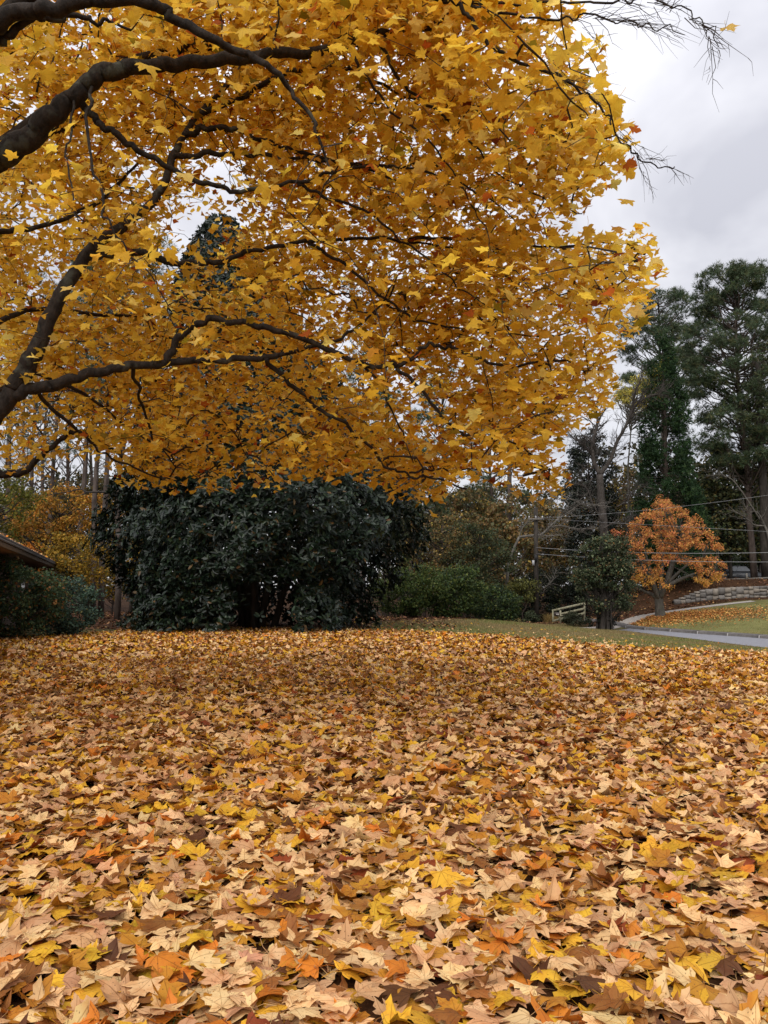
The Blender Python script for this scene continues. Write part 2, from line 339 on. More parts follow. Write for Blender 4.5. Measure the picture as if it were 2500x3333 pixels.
xs = np.unique(np.concatenate([np.arange(-24, 32, 0.7), np.linspace(-24, -420, 26), np.linspace(32, 420, 26)]))
ys = np.unique(np.concatenate([np.arange(-4, 64, 0.7), np.linspace(-4, -120, 12), np.linspace(64, 600, 34)]))
gx, gy = np.meshgrid(xs, ys)
gzv = gz(gx, gy)
far = np.clip((np.hypot(gx, gy) - 150) / 250, 0, 1); gzv = gzv * (1 - far) + 3.0 * far
C_GRASS = s2l(112, 106, 66) * 0.6; C_SOIL = s2l(96, 62, 36) * 0.5; C_STRAW = s2l(94, 66, 44) * 0.42; C_LAWN2 = s2l(138, 136, 84) * 0.62
gc = np.tile(C_GRASS, gx.shape + (1,))
def blend(mask, c):
    global gc
    gc = gc * (1 - mask[..., None]) + c * mask[..., None]
brown = np.clip((vnoise(gx * 0.22, gy * 0.3, 5) - 0.4) * 3, 0, 1) * 0.8
blend(brown, s2l(122, 100, 66) * 0.55)
blend(carpet_prob(gx, gy), C_SOIL)
# woodland floor behind the lawn
wl = np.where(gx < 3.5, np.where(gx < -10, 31.5, 33.5), 41.5 + (gx - 3.5) * 0.9)
woods = np.clip((gy - wl) / 1.0, 0, 1) * (gx < edge_dist(gx, gy, [(12.5, 40), (12, 50), (10, 60), (10, 600)]))
blend(woods, C_STRAW)
beyond = (gx > edge_dist(gx, gy, ROAD_FAR)) * 1.0
blend(beyond, C_LAWN2); blend(beyond * np.clip((vnoise(gx * 0.3, gy * 0.5, 9) - 0.5) * 2.5, 0, 1) * 0.5, s2l(132, 112, 76) * 0.6)
PATH_C = [(11.6, 43.9), (13.4, 45.3), (16.0, 48.0), (19.5, 50.4), (24, 52.3)]
pc = np.array(PATH_C); yp = np.interp(gx, pc[:, 0], pc[:, 1])
bank = np.clip((gy - yp - 0.6) / 0.5, 0, 1) * (gx > 11) * (gx < 60)
bank = np.maximum(bank, np.clip((gy - 52.6) / 0.6, 0, 1) * (gx > 20)); blend(bank, C_STRAW)
V = np.stack([gx, gy, gzv], -1).reshape(-1, 3); ny, nx = gx.shape
i = (np.arange(ny - 1)[:, None] * nx + np.arange(nx - 1)[None, :]).ravel()
T = np.concatenate([np.stack([i, i + 1, i + nx + 1], -1), np.stack([i, i + nx + 1, i + nx], -1)])
b = MB(); b.add(V, T, np.hstack([gc.reshape(-1, 3), np.ones((len(V), 1))]))
tag(b.build('ground', M_GROUND, smooth=True), kind='structure', label='gently sloping lawn and woodland floor')

def ribbon(name, left, right, mat, dz, nseg=8, ncross=3):
    A = catmull([(*p, 0) for p in left], nseg)[:, :2]; B = catmull([(*p, 0) for p in right], nseg)[:, :2]
    t = np.linspace(0, 1, ncross + 1)[None, :, None]
    q = A[:, None] * (1 - t) + B[:, None] * t; n, m = q.shape[:2]
    z = gz(q[..., 0], q[..., 1]) + dz
    i = (np.arange(n - 1)[:, None] * m + np.arange(m - 1)[None]).ravel()
    T = np.concatenate([np.stack([i, i + 1, i + m + 1], -1), np.stack([i, i + m + 1, i + m], -1)])
    b = MB(); b.add(np.dstack([q, z]).reshape(-1, 3), T); return tag(b.build(name, mat, smooth=True), kind='structure')
M_ROAD = plain_mat('asphalt_pale', (0.17, 0.17, 0.185), (0.24, 0.24, 0.26), 9, 0.9, 0.35, 0.25)
M_GRAVEL = plain_mat('gravel_pale', (0.20, 0.175, 0.155), (0.46, 0.42, 0.37), 26, 0.95, 0.9, 0.2, 0.04)
M_KERB = plain_mat('kerb_concrete', (0.075, 0.068, 0.064), (0.15, 0.137, 0.13), 7, 0.9, 0.4)
M_JOINT = plain_mat('kerb_mortar', (0.33, 0.31, 0.29), (0.45, 0.43, 0.41), 9, 0.9, 0.3)
ribbon('road', ROAD_NEAR[:6], ROAD_FAR[:6], M_ROAD, 0.02, 8, 6)
ribbon('gravel_path', [(9.4, 43.2), (11.3, 42.9), (13.6, 44.8), (16.2, 47.4), (19.6, 49.9), (24, 51.9)], [(9.6, 44.2), (11.0, 44.6), (13.2, 46.1), (15.7, 48.8), (19.3, 51.0), (24, 52.7)], M_GRAVEL, 0.02, 8, 3)
# kerb along the far side of the road: cast segments with pale mortar joints
kr = bpy.data.objects.new('kerb', None); col.objects.link(kr); tag(kr, 'dark concrete kerb along the far side of the road', kind='structure')
kc = catmull([(*p, 0) for p in ROAD_FAR], 40)[:, :2]; ks = np.concatenate([[0], np.cumsum(np.linalg.norm(np.diff(kc, axis=0), axis=1))])
def kat(s): return np.array([np.interp(s, ks, kc[:, 0]), np.interp(s, ks, kc[:, 1])])
SEG = 1.9; s0 = 0.0
while s0 + SEG < ks[-1] - 12:
    for (a, e, nm, mat, lift) in ((s0 + 0.03, s0 + SEG - 0.03, 'kerb_segment', M_KERB, 0.0), (s0 + SEG - 0.03, s0 + SEG + 0.03, 'mortar_joint', M_JOINT, 0.004)):
        b = MB(); m = 4 if nm == 'kerb_segment' else 2; vs = []
        for q in np.linspace(a, e, m):
            p = kat(q); d = kat(q + 0.05) - kat(q - 0.05); d /= np.linalg.norm(d); nrm = np.array([d[1], -d[0]])
            if nrm[0] < 0: nrm = -nrm
            z = float(gz(*p))
            for (o, h) in ((-0.03 - lift, -0.1), (-0.0 - lift, 0.13 + lift), (0.42, 0.16 + lift), (0.46, -0.1)): vs.append([p[0] + nrm[0] * o, p[1] + nrm[1] * o, z + h])
        T = []
        for i in range(m - 1):
            for j in range(3): k = i * 4 + j; T += [[k, k + 1, k + 5], [k, k + 5, k + 4]]
        e0 = (m - 1) * 4; T += [[0, 1, 2], [0, 2, 3], [e0, e0 + 2, e0 + 1], [e0, e0 + 3, e0 + 2]]
        b.add(vs, T); b.build(nm, mat, kr)
    s0 += SEG

# ------------------------------------------------------------------ leaf templates
HALF = [(0.13, -0.045), (0.29, -0.07), (0.44, 0.0), (0.33, 0.18), (0.49, 0.28), (0.525, 0.42), (0.62, 0.575), (0.44, 0.585), (0.26, 0.535), (0.235, 0.64), (0.29, 0.76), (0.15, 0.82)]
HALF_S = [(0.22, -0.06), (0.44, 0.01), (0.33, 0.18), (0.60, 0.57), (0.25, 0.53), (0.27, 0.76)]
HALF_XS = [(0.42, 0.02), (0.32, 0.22), (0.58, 0.56), (0.23, 0.56)]
HALF_XXS = [(0.44, 0.08), (0.55, 0.56)]
def outline(h): return np.array([(0, 0.03)] + h + [(0, 1.03)] + [(-x, y) for x, y in h[::-1]])
def curl(u, a):
    x, y = u[:, 0], u[:, 1] - 0.38; r2 = x * x + y * y; th = np.arctan2(y, x)
    z = a[0] * r2 + a[1] * np.abs(x) + a[2] * r2 * np.sin(2 * th + a[3]) + a[4] * r2 * np.sin(3 * th + a[5]) + a[6] * np.sin(9 * x + a[7]) * np.sin(7 * y + a[3]) * 0.05
    return np.stack([x * (1 - abs(a[0]) * 0.25 * r2), y * (1 - abs(a[2]) * 0.15), z], -1)
def maple_tpl(h, ring, a, stem=False, jig=0.0):
    o = outline(h); o = o + rng.normal(0, jig, o.shape) * (np.abs(o[:, :1]) > 0.01)
    n = len(o); c = np.array([[0, 0.34]])
    k = np.arange(n); k2 = (k + 1) % n
    if ring:
        mid = c + (o - c) * 0.5; u = np.vstack([c, mid, o])
        T = np.vstack([np.stack([0 * k, 1 + k, 1 + k2], -1), np.stack([1 + k, 1 + n + k, 1 + n + k2], -1), np.stack([1 + k, 1 + n + k2, 1 + k2], -1)])
    else:
        u = np.vstack([c, o]); T = np.stack([0 * k, 1 + k, 1 + k2], -1)
    V = curl(u, a)
    if stem:
        b0 = V[ring and 1 + n or 1]; d = np.array([rng.normal(0, .15), -1, rng.normal(0.1, .3)]); d /= np.linalg.norm(d)
        pts = [b0 + np.array([0, .02, 0]), b0 + d * 0.35, b0 + d * 0.7 + np.array([rng.normal(0, .1), 0, -.08])]
        bs = len(V); sv = []
        for q in pts: sv += [q + [0.011, 0, 0], q + [-0.011, 0, 0]]
        V = np.vstack([V, sv]); u = np.vstack([u, np.tile([0, 0.03], (6, 1))])
        T = np.vstack([T, [[bs, bs + 1, bs + 3], [bs, bs + 3, bs + 2], [bs + 2, bs + 3, bs + 5], [bs + 2, bs + 5, bs + 4]]])
    return V, T, u
def rc(k): return rng.normal(0, 1, 8) * np.array([0.30, 0.16, 0.34, 3, 0.30, 3, 0.9, 3]) * k
NEAR_T = [maple_tpl(HALF, True, rc(0.62), True, 0.026) for _ in range(14)]
# a few strongly rolled dry ones
for _ in range(4):
    a = rc(0.9); a[0] = rng.choice([-1, 1]) * 0.5; a[1] = rng.normal(0, .2); NEAR_T.append(maple_tpl(HALF, True, a, True, 0.02))
NEAR2_T = [maple_tpl(HALF, False, rc(0.68), True, 0.026) for _ in range(12)]
MID_T = [maple_tpl(HALF_S, False, rc(1.2), False, 0.02) for _ in range(10)]
FAR_T = [maple_tpl(HALF_XS, False, rc(1.3), False, 0.03) for _ in range(8)]
FAR2_T = [maple_tpl(HALF_XXS, False, rc(1.3), False, 0.03) for _ in range(8)]
CROWN2_T = [maple_tpl(HALF_XS, False, rc(0.75) - np.array([0.12, 0, 0, 0, 0, 0, 0, 0]), False, 0.02) for _ in range(8)]
CROWN_T = [maple_tpl(HALF_S, False, rc(0.75) - np.array([0.12, 0, 0, 0, 0, 0, 0, 0]), False, 0.02) for _ in range(10)]
CROWN_NEAR_T = [maple_tpl(HALF, True, rc(0.7) - np.array([0.15, 0, 0, 0, 0, 0, 0, 0]), True, 0.012) for _ in range(8)]
def ellip_tpl(w, fold, bend):
    u = np.array([(0, 0), (w, .35), (w * .9, .68), (0, 1), (-w * .9, .68), (-w, .35)])
    V = np.stack([u[:, 0], u[:, 1], fold * np.abs(u[:, 0]) + bend * u[:, 1] ** 2], -1)
    return V, np.array([[0, 1, 2], [0, 2, 3], [0, 3, 4], [0, 4, 5]]), u
def diamond_tpl(w, fold, bend):
    u = np.array([(0, 0), (w, .45), (0, 1), (-w, .45)]); V = np.stack([u[:, 0], u[:, 1], fold * np.abs(u[:, 0]) + bend * u[:, 1] ** 2], -1)
    return V, np.array([[0, 1, 2], [0, 2, 3]]), u
MAG_T = [ellip_tpl(0.19, f, bd) for f, bd in ((.35, -.15), (.25, .1), (.45, -.3))]
LEAF_T = [diamond_tpl(0.36, f, bd) for f, bd in ((.3, -.2), (.1, .2), (.5, -.4), (-.2, -.1))]
def needle_tpl(n=12, w=0.022, cone=1.0):
    V = []; T = []; d = rdir(n); d[:, 1] = np.abs(d[:, 1]) * 0.9 + 0.15 * cone; d /= np.linalg.norm(d, axis=1)[:, None]
    for q in d:
        s = np.cross(q, rdir(1)[0]); s /= np.linalg.norm(s); k = len(V); V += [s * w, -s * w, q]; T.append([k, k + 1, k + 2])
    V = np.array(V); return V, np.array(T), V[:, :2] * 0
NEEDLE_T = [needle_tpl(9, 0.05) for _ in range(6)]
def spread(mb, tpls, pos, rot, scale, c):
    k = rng.integers(0, len(tpls), len(pos))
    for i, t in enumerate(tpls):
        q = k == i; mb.scatter(t, pos[q], rot[q], scale[q], c[q])

# ------------------------------------------------------------------ fallen leaves
PAL = [s2l(236, 196, 140) * .88, s2l(210, 162, 116) * .85, s2l(224, 172, 50) * .85, s2l(196, 134, 44) * .82, s2l(218, 130, 44) * .85, s2l(156, 100, 48) * .8, s2l(144, 70, 34) * .8, s2l(104, 64, 36) * .8]
PALN = ['pale buff', 'pinkish tan', 'bright yellow', 'amber brown', 'orange', 'mid brown', 'rusty red', 'dark brown']
WN = [.30, .22, .16, .14, .045, .08, .02, .035]
WF = [.19, .18, .17, .22, .05, .12, .02, .05]
def leaf_field(n, x0, x1, y0, y1):
    x = rng.uniform(x0, x1, n); y = rng.uniform(y0, y1, n); return x, y
def lay(x, y, tilt, hmax):
    n = len(x); z = gz(x, y) + 0.012 + rng.random(n) ** 1.3 * hmax
    nr = np.stack([rng.normal(0, tilt, n), rng.normal(0, tilt, n), np.ones(n)], -1)
    fl = rng.random(n) < 0.45; nr[fl] *= 1
    ax = rng.normal(size=(n, 3)); return np.stack([x, y, z], -1), frames(nr, ax)
M_SEL = []
def band(ylo, yhi, dens):
    w = 0.52 * yhi + 1.0; n = int(dens * 2 * w * (yhi - ylo)); x, y = leaf_field(n, -w, w, ylo, yhi)
    k = (np.abs(x) < 0.52 * y + 1.0) & (rng.random(n) < carpet_prob(x, y)); return x[k], y[k]
near = MB(); mid = MB(); farb = MB()
# nearest: fully shaped leaves
xa, ya = band(1.9, 3.0, 350); xb, yb = band(3.0, 3.9, 340); x = np.concatenate([xa, xb]); y = np.concatenate([ya, yb])
pos, rot = lay(x, y, 0.165, 0.055); scl = np.clip(rng.normal(0.120, 0.022, len(x)), 0.07, 0.17); cc, ki = colours(len(x), PAL, WN, 0.09)
px_, py_, dp = to_px(pos)
inf = (px_ > 20) & (px_ < 2480) & (py_ > 2300) & (py_ < 3310)
score = np.where(inf, scl / dp * (1 + 6 * (pos[:, 2] - gz(x, y) - 0.012)), 0)
pick = np.argsort(-score)[:300]; keep = np.ones(len(x), bool); keep[pick] = False
tk = rng.integers(0, len(NEAR_T), len(x))
for i, t in enumerate(NEAR_T):
    q = keep & (tk == i); near.scatter(t, pos[q], rot[q], scl[q], cc[q])
from mathutils import Matrix
cache = {}
for q in pick:
    key = (tk[q], ki[q], int(cc[q, 3] * 3))
    if key not in cache:
        t = NEAR_T[tk[q]]; bb = MB(); bb.add(t[0], t[1], cc[q], t[2]); cache[key] = bb.mesh('fallen_leaf', M_FALLEN, True)
    o = bpy.data.objects.new('fallen_leaf', cache[key]); col.objects.link(o)
    o.matrix_world = Matrix.Translation(Vector(pos[q])) @ Matrix(rot[q].tolist()).to_4x4() @ Matrix.Scale(float(scl[q]), 4)
    sz = 'large' if scl[q] > .136 else 'small' if scl[q] < .112 else 'medium-sized'
    st = 'tightly curled' if tk[q] >= 14 else 'lying flat' if rot[q][2, 2] > .955 else 'propped at a tilt'
    tag(o, '%s %s maple leaf, %s, on the thick leaf carpet' % (sz, PALN[int(ki[q])], st), 'leaf', PALN[int(ki[q])] + ' leaves on the leaf carpet')
x, y = band(3.9, 6.0, 315); pos, rot = lay(x, y, 0.22, 0.055); scl = np.clip(rng.normal(0.118, 0.022, len(x)), 0.07, 0.17); cc, _ = colours(len(x), PAL, WN, 0.09); spread(near, NEAR2_T, pos, rot, scl, cc)
xa, ya = band(6.0, 8.5, 275); xb, yb = band(8.5, 11.5, 235); x = np.concatenate([xa, xb]); y = np.concatenate([ya, yb])
pos, rot = lay(x, y, 0.30, 0.06); scl = np.clip(rng.normal(0.118, 0.022, len(x)), 0.07, 0.17); cc, _ = colours(len(x), PAL, WN, 0.10); spread(mid, MID_T, pos, rot, scl, cc)
for y0_, y1_, dn, tt in ((11.5, 18, 150, FAR_T), (18, 33, 90, FAR2_T)):
    x, y = band(y0_, y1_, dn); pos, rot = lay(x, y, 0.36, 0.06); scl = np.clip(rng.normal(0.123, 0.022, len(x)), 0.07, 0.18); cc, _ = colours(len(x), PAL, WF, 0.12); spread(farb, tt, pos, rot, scl, cc)
# beyond both sides of the view, behind the camera, and strays on the open grass
x, y = leaf_field(9000, -22, 22, -6, 26); k = (np.abs(x) > 0.52 * y + 1.0) & (rng.random(len(x)) < carpet_prob(x, y)) ; x, y = x[k], y[k]
pos, rot = lay(x, y, 0.3, 0.04); cc, _ = colours(len(x), PAL, WN, 0.1); spread(farb, FAR2_T, pos, rot, np.full(len(x), 0.15), cc)
x, y = leaf_field(7000, -2, 16, 16, 42); k = (x < edge_dist(x, y, ROAD_NEAR) - 0.3) & (rng.random(len(x)) < np.exp(-np.clip(y - carpet_edge(x), 0, 99) / 4.5)) & (y > carpet_edge(x) - 1); x, y = x[k], y[k]
pos, rot = lay(x, y, 0.4, 0.03); cc, _ = colours(len(x), PAL, [.3, .2, .25, .1, .05, .06, .02, .02], 0.1); spread(farb, FAR_T, pos, rot, np.full(len(x), 0.12), cc)
tag(near.build('leaf_litter', M_FALLEN, smooth=True), 'thick carpet of curled maple leaves in the shaded foreground', 'leaf litter', kind='stuff')
tag(mid.build('leaf_litter', M_FALLEN), 'carpet of fallen maple leaves over the middle of the lawn', 'leaf litter', kind='stuff')
tag(farb.build('leaf_litter', M_FALLEN_FAR), 'far reach of the fallen leaf carpet below the magnolia', 'leaf litter', kind='stuff')

# ------------------------------------------------------------------ grass
def blades(x, y, h, c, w=0.012):
    n = len(x); z = gz(x, y); a = rng.uniform(0, 2 * np.pi, n); s = np.stack([np.cos(a), np.sin(a), 0 * a], -1) * w
    p = np.stack([x, y, z - 0.01], -1); tip = p + np.stack([rng.normal(0, .4, n) * h, rng.normal(0, .4, n) * h, h + 0.01], -1)
    V = np.stack([p - s, p + s, tip], 1).reshape(-1, 3); T = np.arange(n * 3).reshape(-1, 3)
    return V, T, np.repeat(c, 3, 0)
GP = [s2l(118, 126, 68) * .95, s2l(138, 132, 80) * .95, s2l(156, 134, 94) * .95, s2l(94, 112, 58) * .95]
b = MB()
x, y = leaf_field(120000, -2, 18, 15, 46); k = (x < edge_dist(x, y, ROAD_NEAR) - 0.1) & (y > carpet_edge(x) - 1.5) & (y < 41 + (x - 3.5) * 0.9) & (x > -0.5 - 0 * y); x, y = x[k], y[k]
dry = vnoise(x * .35, y * .3, 21); cc, _ = colours(len(x), GP, [.4, .3, .15, .15], .15); cc[:, :3] = cc[:, :3] * (1 - np.clip((dry - .38) * 2.2, 0, .85))[:, None] + (GP[2] * 0.9)[None] * (np.clip((dry - .38) * 2.2, 0, .85))[:, None]
b.add(*blades(x, y, rng.uniform(.03, .09, len(x)), cc, 0.014))
tag(b.build('lawn_grass', M_GRASS), 'patchy green and brown grass strip between leaves and road', 'grass', kind='stuff')
b = MB(); x, y = leaf_field(60000, 12, 34, 26, 54); k = (x > edge_dist(x, y, ROAD_FAR) + 0.5) & (y < np.interp(x, pc[:, 0], pc[:, 1]) - 0.7); x, y = x[k], y[k]
cc, _ = colours(len(x), [c * 1.0 for c in GP], [.25, .45, .25, .05], .1); b.add(*blades(x, y, rng.uniform(.02, .05, len(x)), cc, 0.016))
tag(b.build('lawn_grass', M_GRASS), 'mown yellow-green lawn rising beyond the road', 'grass', kind='stuff')
# weeds poking through the litter
b = MB(); n = 150; x = rng.uniform(-2.6, 2.6, n); y = rng.uniform(2.4, 8, n); x = np.repeat(x, 9) + rng.normal(0, .03, n * 9); y = np.repeat(y, 9) + rng.normal(0, .03, n * 9)
cc, _ = colours(len(x), [s2l(70, 96, 44) * .7, s2l(96, 110, 60) * .7], [1, 1], .15); b.add(*blades(x, y, rng.uniform(.03, .075, len(x)), cc, 0.004))
tag(b.build('weed_tufts', M_GRASS), 'green grass tufts poking through the foreground leaves', 'grass', kind='stuff')

# ------------------------------------------------------------------ the big maple
TR = np.array([-6.2, 8.4])
maple = thing('maple_tree', 'large golden maple spreading dark limbs over the leaf-covered lawn', 'tree', G(*TR))
def limb_pts(spec): return np.array([P(a, b_, c) for a, b_, c in spec])
# (px, py, distance) along each limb, thickness in photograph pixels at both ends
LIMBS = [
 ('A', [(-650, 1690, 8.4), (-330, 1545, 8.2), (-110, 1425, 8.0), (15, 1310, 8.0), (70, 1220, 8.0), (130, 1110, 8.0), (200, 960, 8.1), (280, 830, 8.2), (380, 750, 8.4), (470, 680, 8.5), (535, 600, 8.6), (565, 500, 8.7), (640, 380, 8.9), (760, 250, 9.1)], 92, 16),
 ('B', [(15, 1310, 8.0), (90, 1275, 8.0), (200, 1245, 8.0), (320, 1210, 8.1), (430, 1195, 8.2), (550, 1178, 8.3), (700, 1172, 8.4), (850, 1162, 8.5), (950, 1142, 8.6), (1050, 1118, 8.7), (1140, 1082, 8.8), (1230, 1000, 9.0), (1290, 900, 9.1)], 48, 4),
 ('B2', [(540, 1178, 8.3), (600, 1082, 8.3), (680, 1045, 8.3), (800, 1055, 8.4), (930, 1085, 8.4), (1050, 1128, 8.4), (1180, 1182, 8.4), (1280, 1190, 8.5), (1340, 1160, 8.5), (1390, 1125, 8.6), (1460, 1128, 8.6), (1560, 1163, 8.6), (1660, 1188, 8.7), (1800, 1180, 8.8)], 28, 8),
 ('B3', [(1278, 1190, 8.5), (1370, 1270, 8.5), (1440, 1360, 8.5), (1500, 1408, 8.5), (1560, 1415, 8.5), (1660, 1435, 8.6), (1760, 1500, 8.7)], 15, 5),
 ('B4', [(860, 1165, 8.5), (940, 1245, 8.8), (1030, 1320, 9.0), (1120, 1380, 9.2), (1200, 1450, 9.3), (1250, 1515, 9.4), (1320, 1545, 9.4), (1420, 1560, 9.4), (1520, 1590, 9.3)], 18, 6),
 ('B5', [(1190, 1185, 8.4), (1250, 1280, 8.6), (1300, 1390, 8.8), (1340, 1500, 9.0)], 10, 4),
 ('B6', [(1345, 1532, 9.4), (1440, 1528, 9.4), (1560, 1535, 9.4), (1700, 1545, 9.4)], 8, 3),
 ('C', [(-660, 1560, 8.4), (-520, 1150, 8.0), (-300, 800, 7.6), (-120, 610, 7.3), (0, 510, 7.1), (120, 430, 7.0), (210, 340, 7.0), (290, 270, 7.0), (360, 232, 7.0), (450, 214, 7.0), (600, 206, 7.1), (760, 186, 7.2), (900, 172, 7.3), (1050, 160, 7.4), (1200, 122, 7.5), (1350, 95, 7.6), (1500, 45, 7.7), (1650, 5, 7.8), (1780, -30, 7.9)], 108, 10),
 ('D', [(-610, 1200, 8.0), (-480, 680, 7.2), (-260, 330, 6.6), (-60, 130, 6.2), (50, 50, 6.1), (160, 25, 6.0), (320, 8, 6.0), (480, 8, 6.0), (570, 60, 6.1), (690, 125, 6.1), (800, 178, 6.2), (890, 225, 6.2), (960, 310, 6.3), (1030, 420, 6.3), (1080, 560, 6.4)], 64, 7),
 ('D2', [(-60, 130, 6.2), (20, 115, 6.2), (90, 70, 6.2), (170, 50, 6.3), (280, 52, 6.4), (340, 75, 6.5), (420, 100, 6.6)], 40, 9),
 ('E', [(-660, 1700, 8.6), (-420, 1640, 10.0), (-170, 1560, 11.4), (-60, 1540, 11.8), (40, 1543, 12.0), (100, 1520, 12.1), (150, 1470, 12.2), (200, 1430, 12.3), (245, 1408, 12.4), (330, 1440, 12.6), (420, 1500, 12.8)], 52, 10),
 ('F', [(270, 840, 8.2), (340, 825, 8.3), (450, 824, 8.4), (560, 848, 8.5), (660, 858, 8.6), (760, 838, 8.7), (860, 812, 8.8), (1000, 786, 8.9), (1150, 775, 9.0), (1280, 782, 9.1), (1420, 800, 9.1), (1560, 830, 9.1)], 30, 7),
 ('G', [(240, 310, 7.0), (310, 385, 7.1), (360, 420, 7.1), (430, 470, 7.2), (540, 545, 7.3), (660, 592, 7.4), (760, 622, 7.5), (860, 612, 7.6), (980, 590, 7.7), (1090, 556, 7.7), (1200, 538, 7.8), (1320, 545, 7.8), (1450, 580, 7.8), (1580, 640, 7.9), (1700, 730, 8.0)], 28, 5),
 ('G2', [(960, 610, 7.7), (1060, 640, 7.8), (1160, 670, 7.8), (1280, 760, 7.9), (1400, 850, 8.0), (1500, 940, 8.1), (1640, 1030, 8.2)], 12, 4),
 ('H', [(600, 420, 8.75), (680, 412, 8.75), (770, 430, 8.8), (880, 470, 8.9), (990, 500, 9.0), (1100, 525, 9.0), (1250, 540, 9.1), (1400, 530, 9.2)], 26, 8),
 ('H2', [(565, 505, 8.7), (720, 497, 8.8), (850, 510, 8.9), (1000, 520, 8.9), (1150, 540, 9.0), (1300, 590, 9.0)], 22, 7),
 ('I', [(640, 380, 8.9), (780, 318, 8.9), (880, 260, 9.0), (950, 230, 9.0), (1050, 215, 9.1), (1150, 230, 9.2), (1260, 280, 9.2), (1400, 350, 9.2), (1520, 400, 9.2), (1640, 420, 9.2)], 22, 6),
 ('J', [(1430, 0, 6.0), (1500, 20, 6.0), (1545, 90, 6.0), (1620, 160, 6.0), (1720, 205, 6.0), (1820, 250, 6.1), (1900, 300, 6.1), (1960, 360, 6.2), (2010, 430, 6.2), (2060, 500, 6.2), (2120, 535, 6.3), (2190, 548, 6.3)], 17, 4),
 ('J0', [(420, -260, 6.0), (800, -190, 6.0), (1150, -90, 6.0), (1430, 0, 6.0)], 40, 17),
 ('J1', [(-260, 330, 6.6), (60, 30, 6.2), (250, -140, 6.0), (420, -260, 6.0)], 60, 40),
 ('K', [(1500, 20, 6.0), (1640, 48, 5.9), (1780, 60, 5.8), (1900, 55, 5.7), (2020, 70, 5.6), (2120, 85, 5.5), (2230, 110, 5.4)], 11, 3),
 ('K2', [(1500, 20, 6.0), (1760, 12, 5.7), (1950, 5, 5.4), (2080, 0, 5.2), (2200, 20, 5.1), (2290, 70, 5.0), (2340, 150, 5.0)], 10, 3),
 ('M', [(1240, 130, 7.5), (1290, 250, 7.5), (1390, 340, 7.5), (1480, 410, 7.6), (1560, 500, 7.6), (1650, 580, 7.7), (1760, 640, 7.7), (1900, 690, 7.8)], 13, 4),
 ('M2', [(1050, 160, 7.4), (1110, 130, 7.0), (1180, 230, 7.0), (1260, 340, 7.1), (1380, 450, 7.1), (1500, 600, 7.2), (1560, 720, 7.3)], 13, 4),
 ('O', [(1000, 786, 8.9), (1150, 880, 8.9), (1240, 960, 8.9), (1330, 1030, 8.9), (1440, 1060, 8.9), (1600, 1080, 8.8), (1800, 1100, 8.7)], 13, 4),
 ('Q', [(1300, 780, 9.1), (1450, 775, 8.8), (1620, 790, 8.5), (1800, 800, 8.3), (1950, 790, 8.1), (2060, 790, 8.0)], 14, 4),
 ('S', [(330, 300, 7.0), (290, 420, 6.7), (320, 600, 6.5), (350, 720, 6.4), (430, 830, 6.4), (520, 930, 6.4), (560, 1060, 6.4)], 13, 3),
 ('S2', [(230, 330, 7.0), (235, 430, 6.6), (215, 520, 6.4), (240, 640, 6.3), (255, 760, 6.2)], 9, 4),
 ('U', [(70, 1240, 8.0), (160, 1320, 8.6), (260, 1400, 9.2), (330, 1470, 9.6), (420, 1520, 10), (560, 1560, 10.4)], 18, 5),
 ('U2', [(-110, 1425, 8.0), (60, 1215, 9.2), (200, 1250, 9.8), (330, 1320, 10.4), (420, 1400, 10.8), (560, 1480, 11.2)], 22, 6),
 ('U3', [(430, 1195, 8.2), (470, 1330, 9.4), (520, 1460, 10), (600, 1530, 10.2)], 14, 4),
 ('W', [(-110, 1425, 8.0), (-60, 1100, 9.5), (60, 1020, 10.5), (180, 1010, 11), (340, 1030, 11.5), (520, 1020, 12)], 30, 9),
 ('W2', [(-300, 800, 7.6), (-60, 770, 8.5), (60, 745, 9), (200, 720, 9.5), (330, 640, 10), (450, 530, 10.5)], 34, 9),
]
nodes = []; node_tw = []
ltips = {}
def add_nodes(p, tw): nodes.extend(list(p)); node_tw.extend([tw] * len(p))
b = MB(); tp = np.array([[TR[0] - .12, TR[1], -0.2], [TR[0] - .06, TR[1], .25], [TR[0], TR[1], 1.2], [TR[0] + .1, TR[1], 2.1], [TR[0] + .15, TR[1], 3.0], [TR[0] + .1, TR[1] - .2, 4.4], [TR[0] - .3, TR[1] - .4, 6.5], [TR[0] - .5, TR[1] - .3, 9.0], [TR[0] - .3, TR[1], 11.5]])
tpc = catmull(tp, 5); b.tube(tpc, np.interp(np.linspace(0, 8, len(tpc)), [0, 1, 2, 3, 4, 5, 6, 7, 8], [.60, .45, .40, .38, .33, .24, .17, .10, .03]), 14)
b.build('trunk', M_BARK, maple, True)
add_nodes(tpc[len(tpc) // 3:], -1)
def limb(pts, r0, r1, k=8, wob=0.02):
    c = catmull(pts, 9); n = len(c)
    w = np.stack([vnoise(np.arange(n) * .45 + s * 17, np.full(n, pts[0][0] * 3 + s), 31) - .5 for s in range(3)], -1)
    w2 = np.stack([vnoise(np.arange(n) * 1.3 + s * 17, np.full(n, pts[0][0] * 5 + s), 35) - .5 for s in range(3)], -1); c = c + w * wob * 3.2 + w2 * min(.012, r0 * .35); rr = r0 + (r1 - r0) * np.linspace(0, 1, n) ** 0.8
    rr = rr * (1 + 0.16 * (vnoise(np.arange(n) * .33, np.full(n, pts[0][1] * 5), 33) - .5))
    bb = MB(); bb.tube(c, rr, k); bb.build('limb', M_BARK, maple, True); add_nodes(c[1:], -1); return c
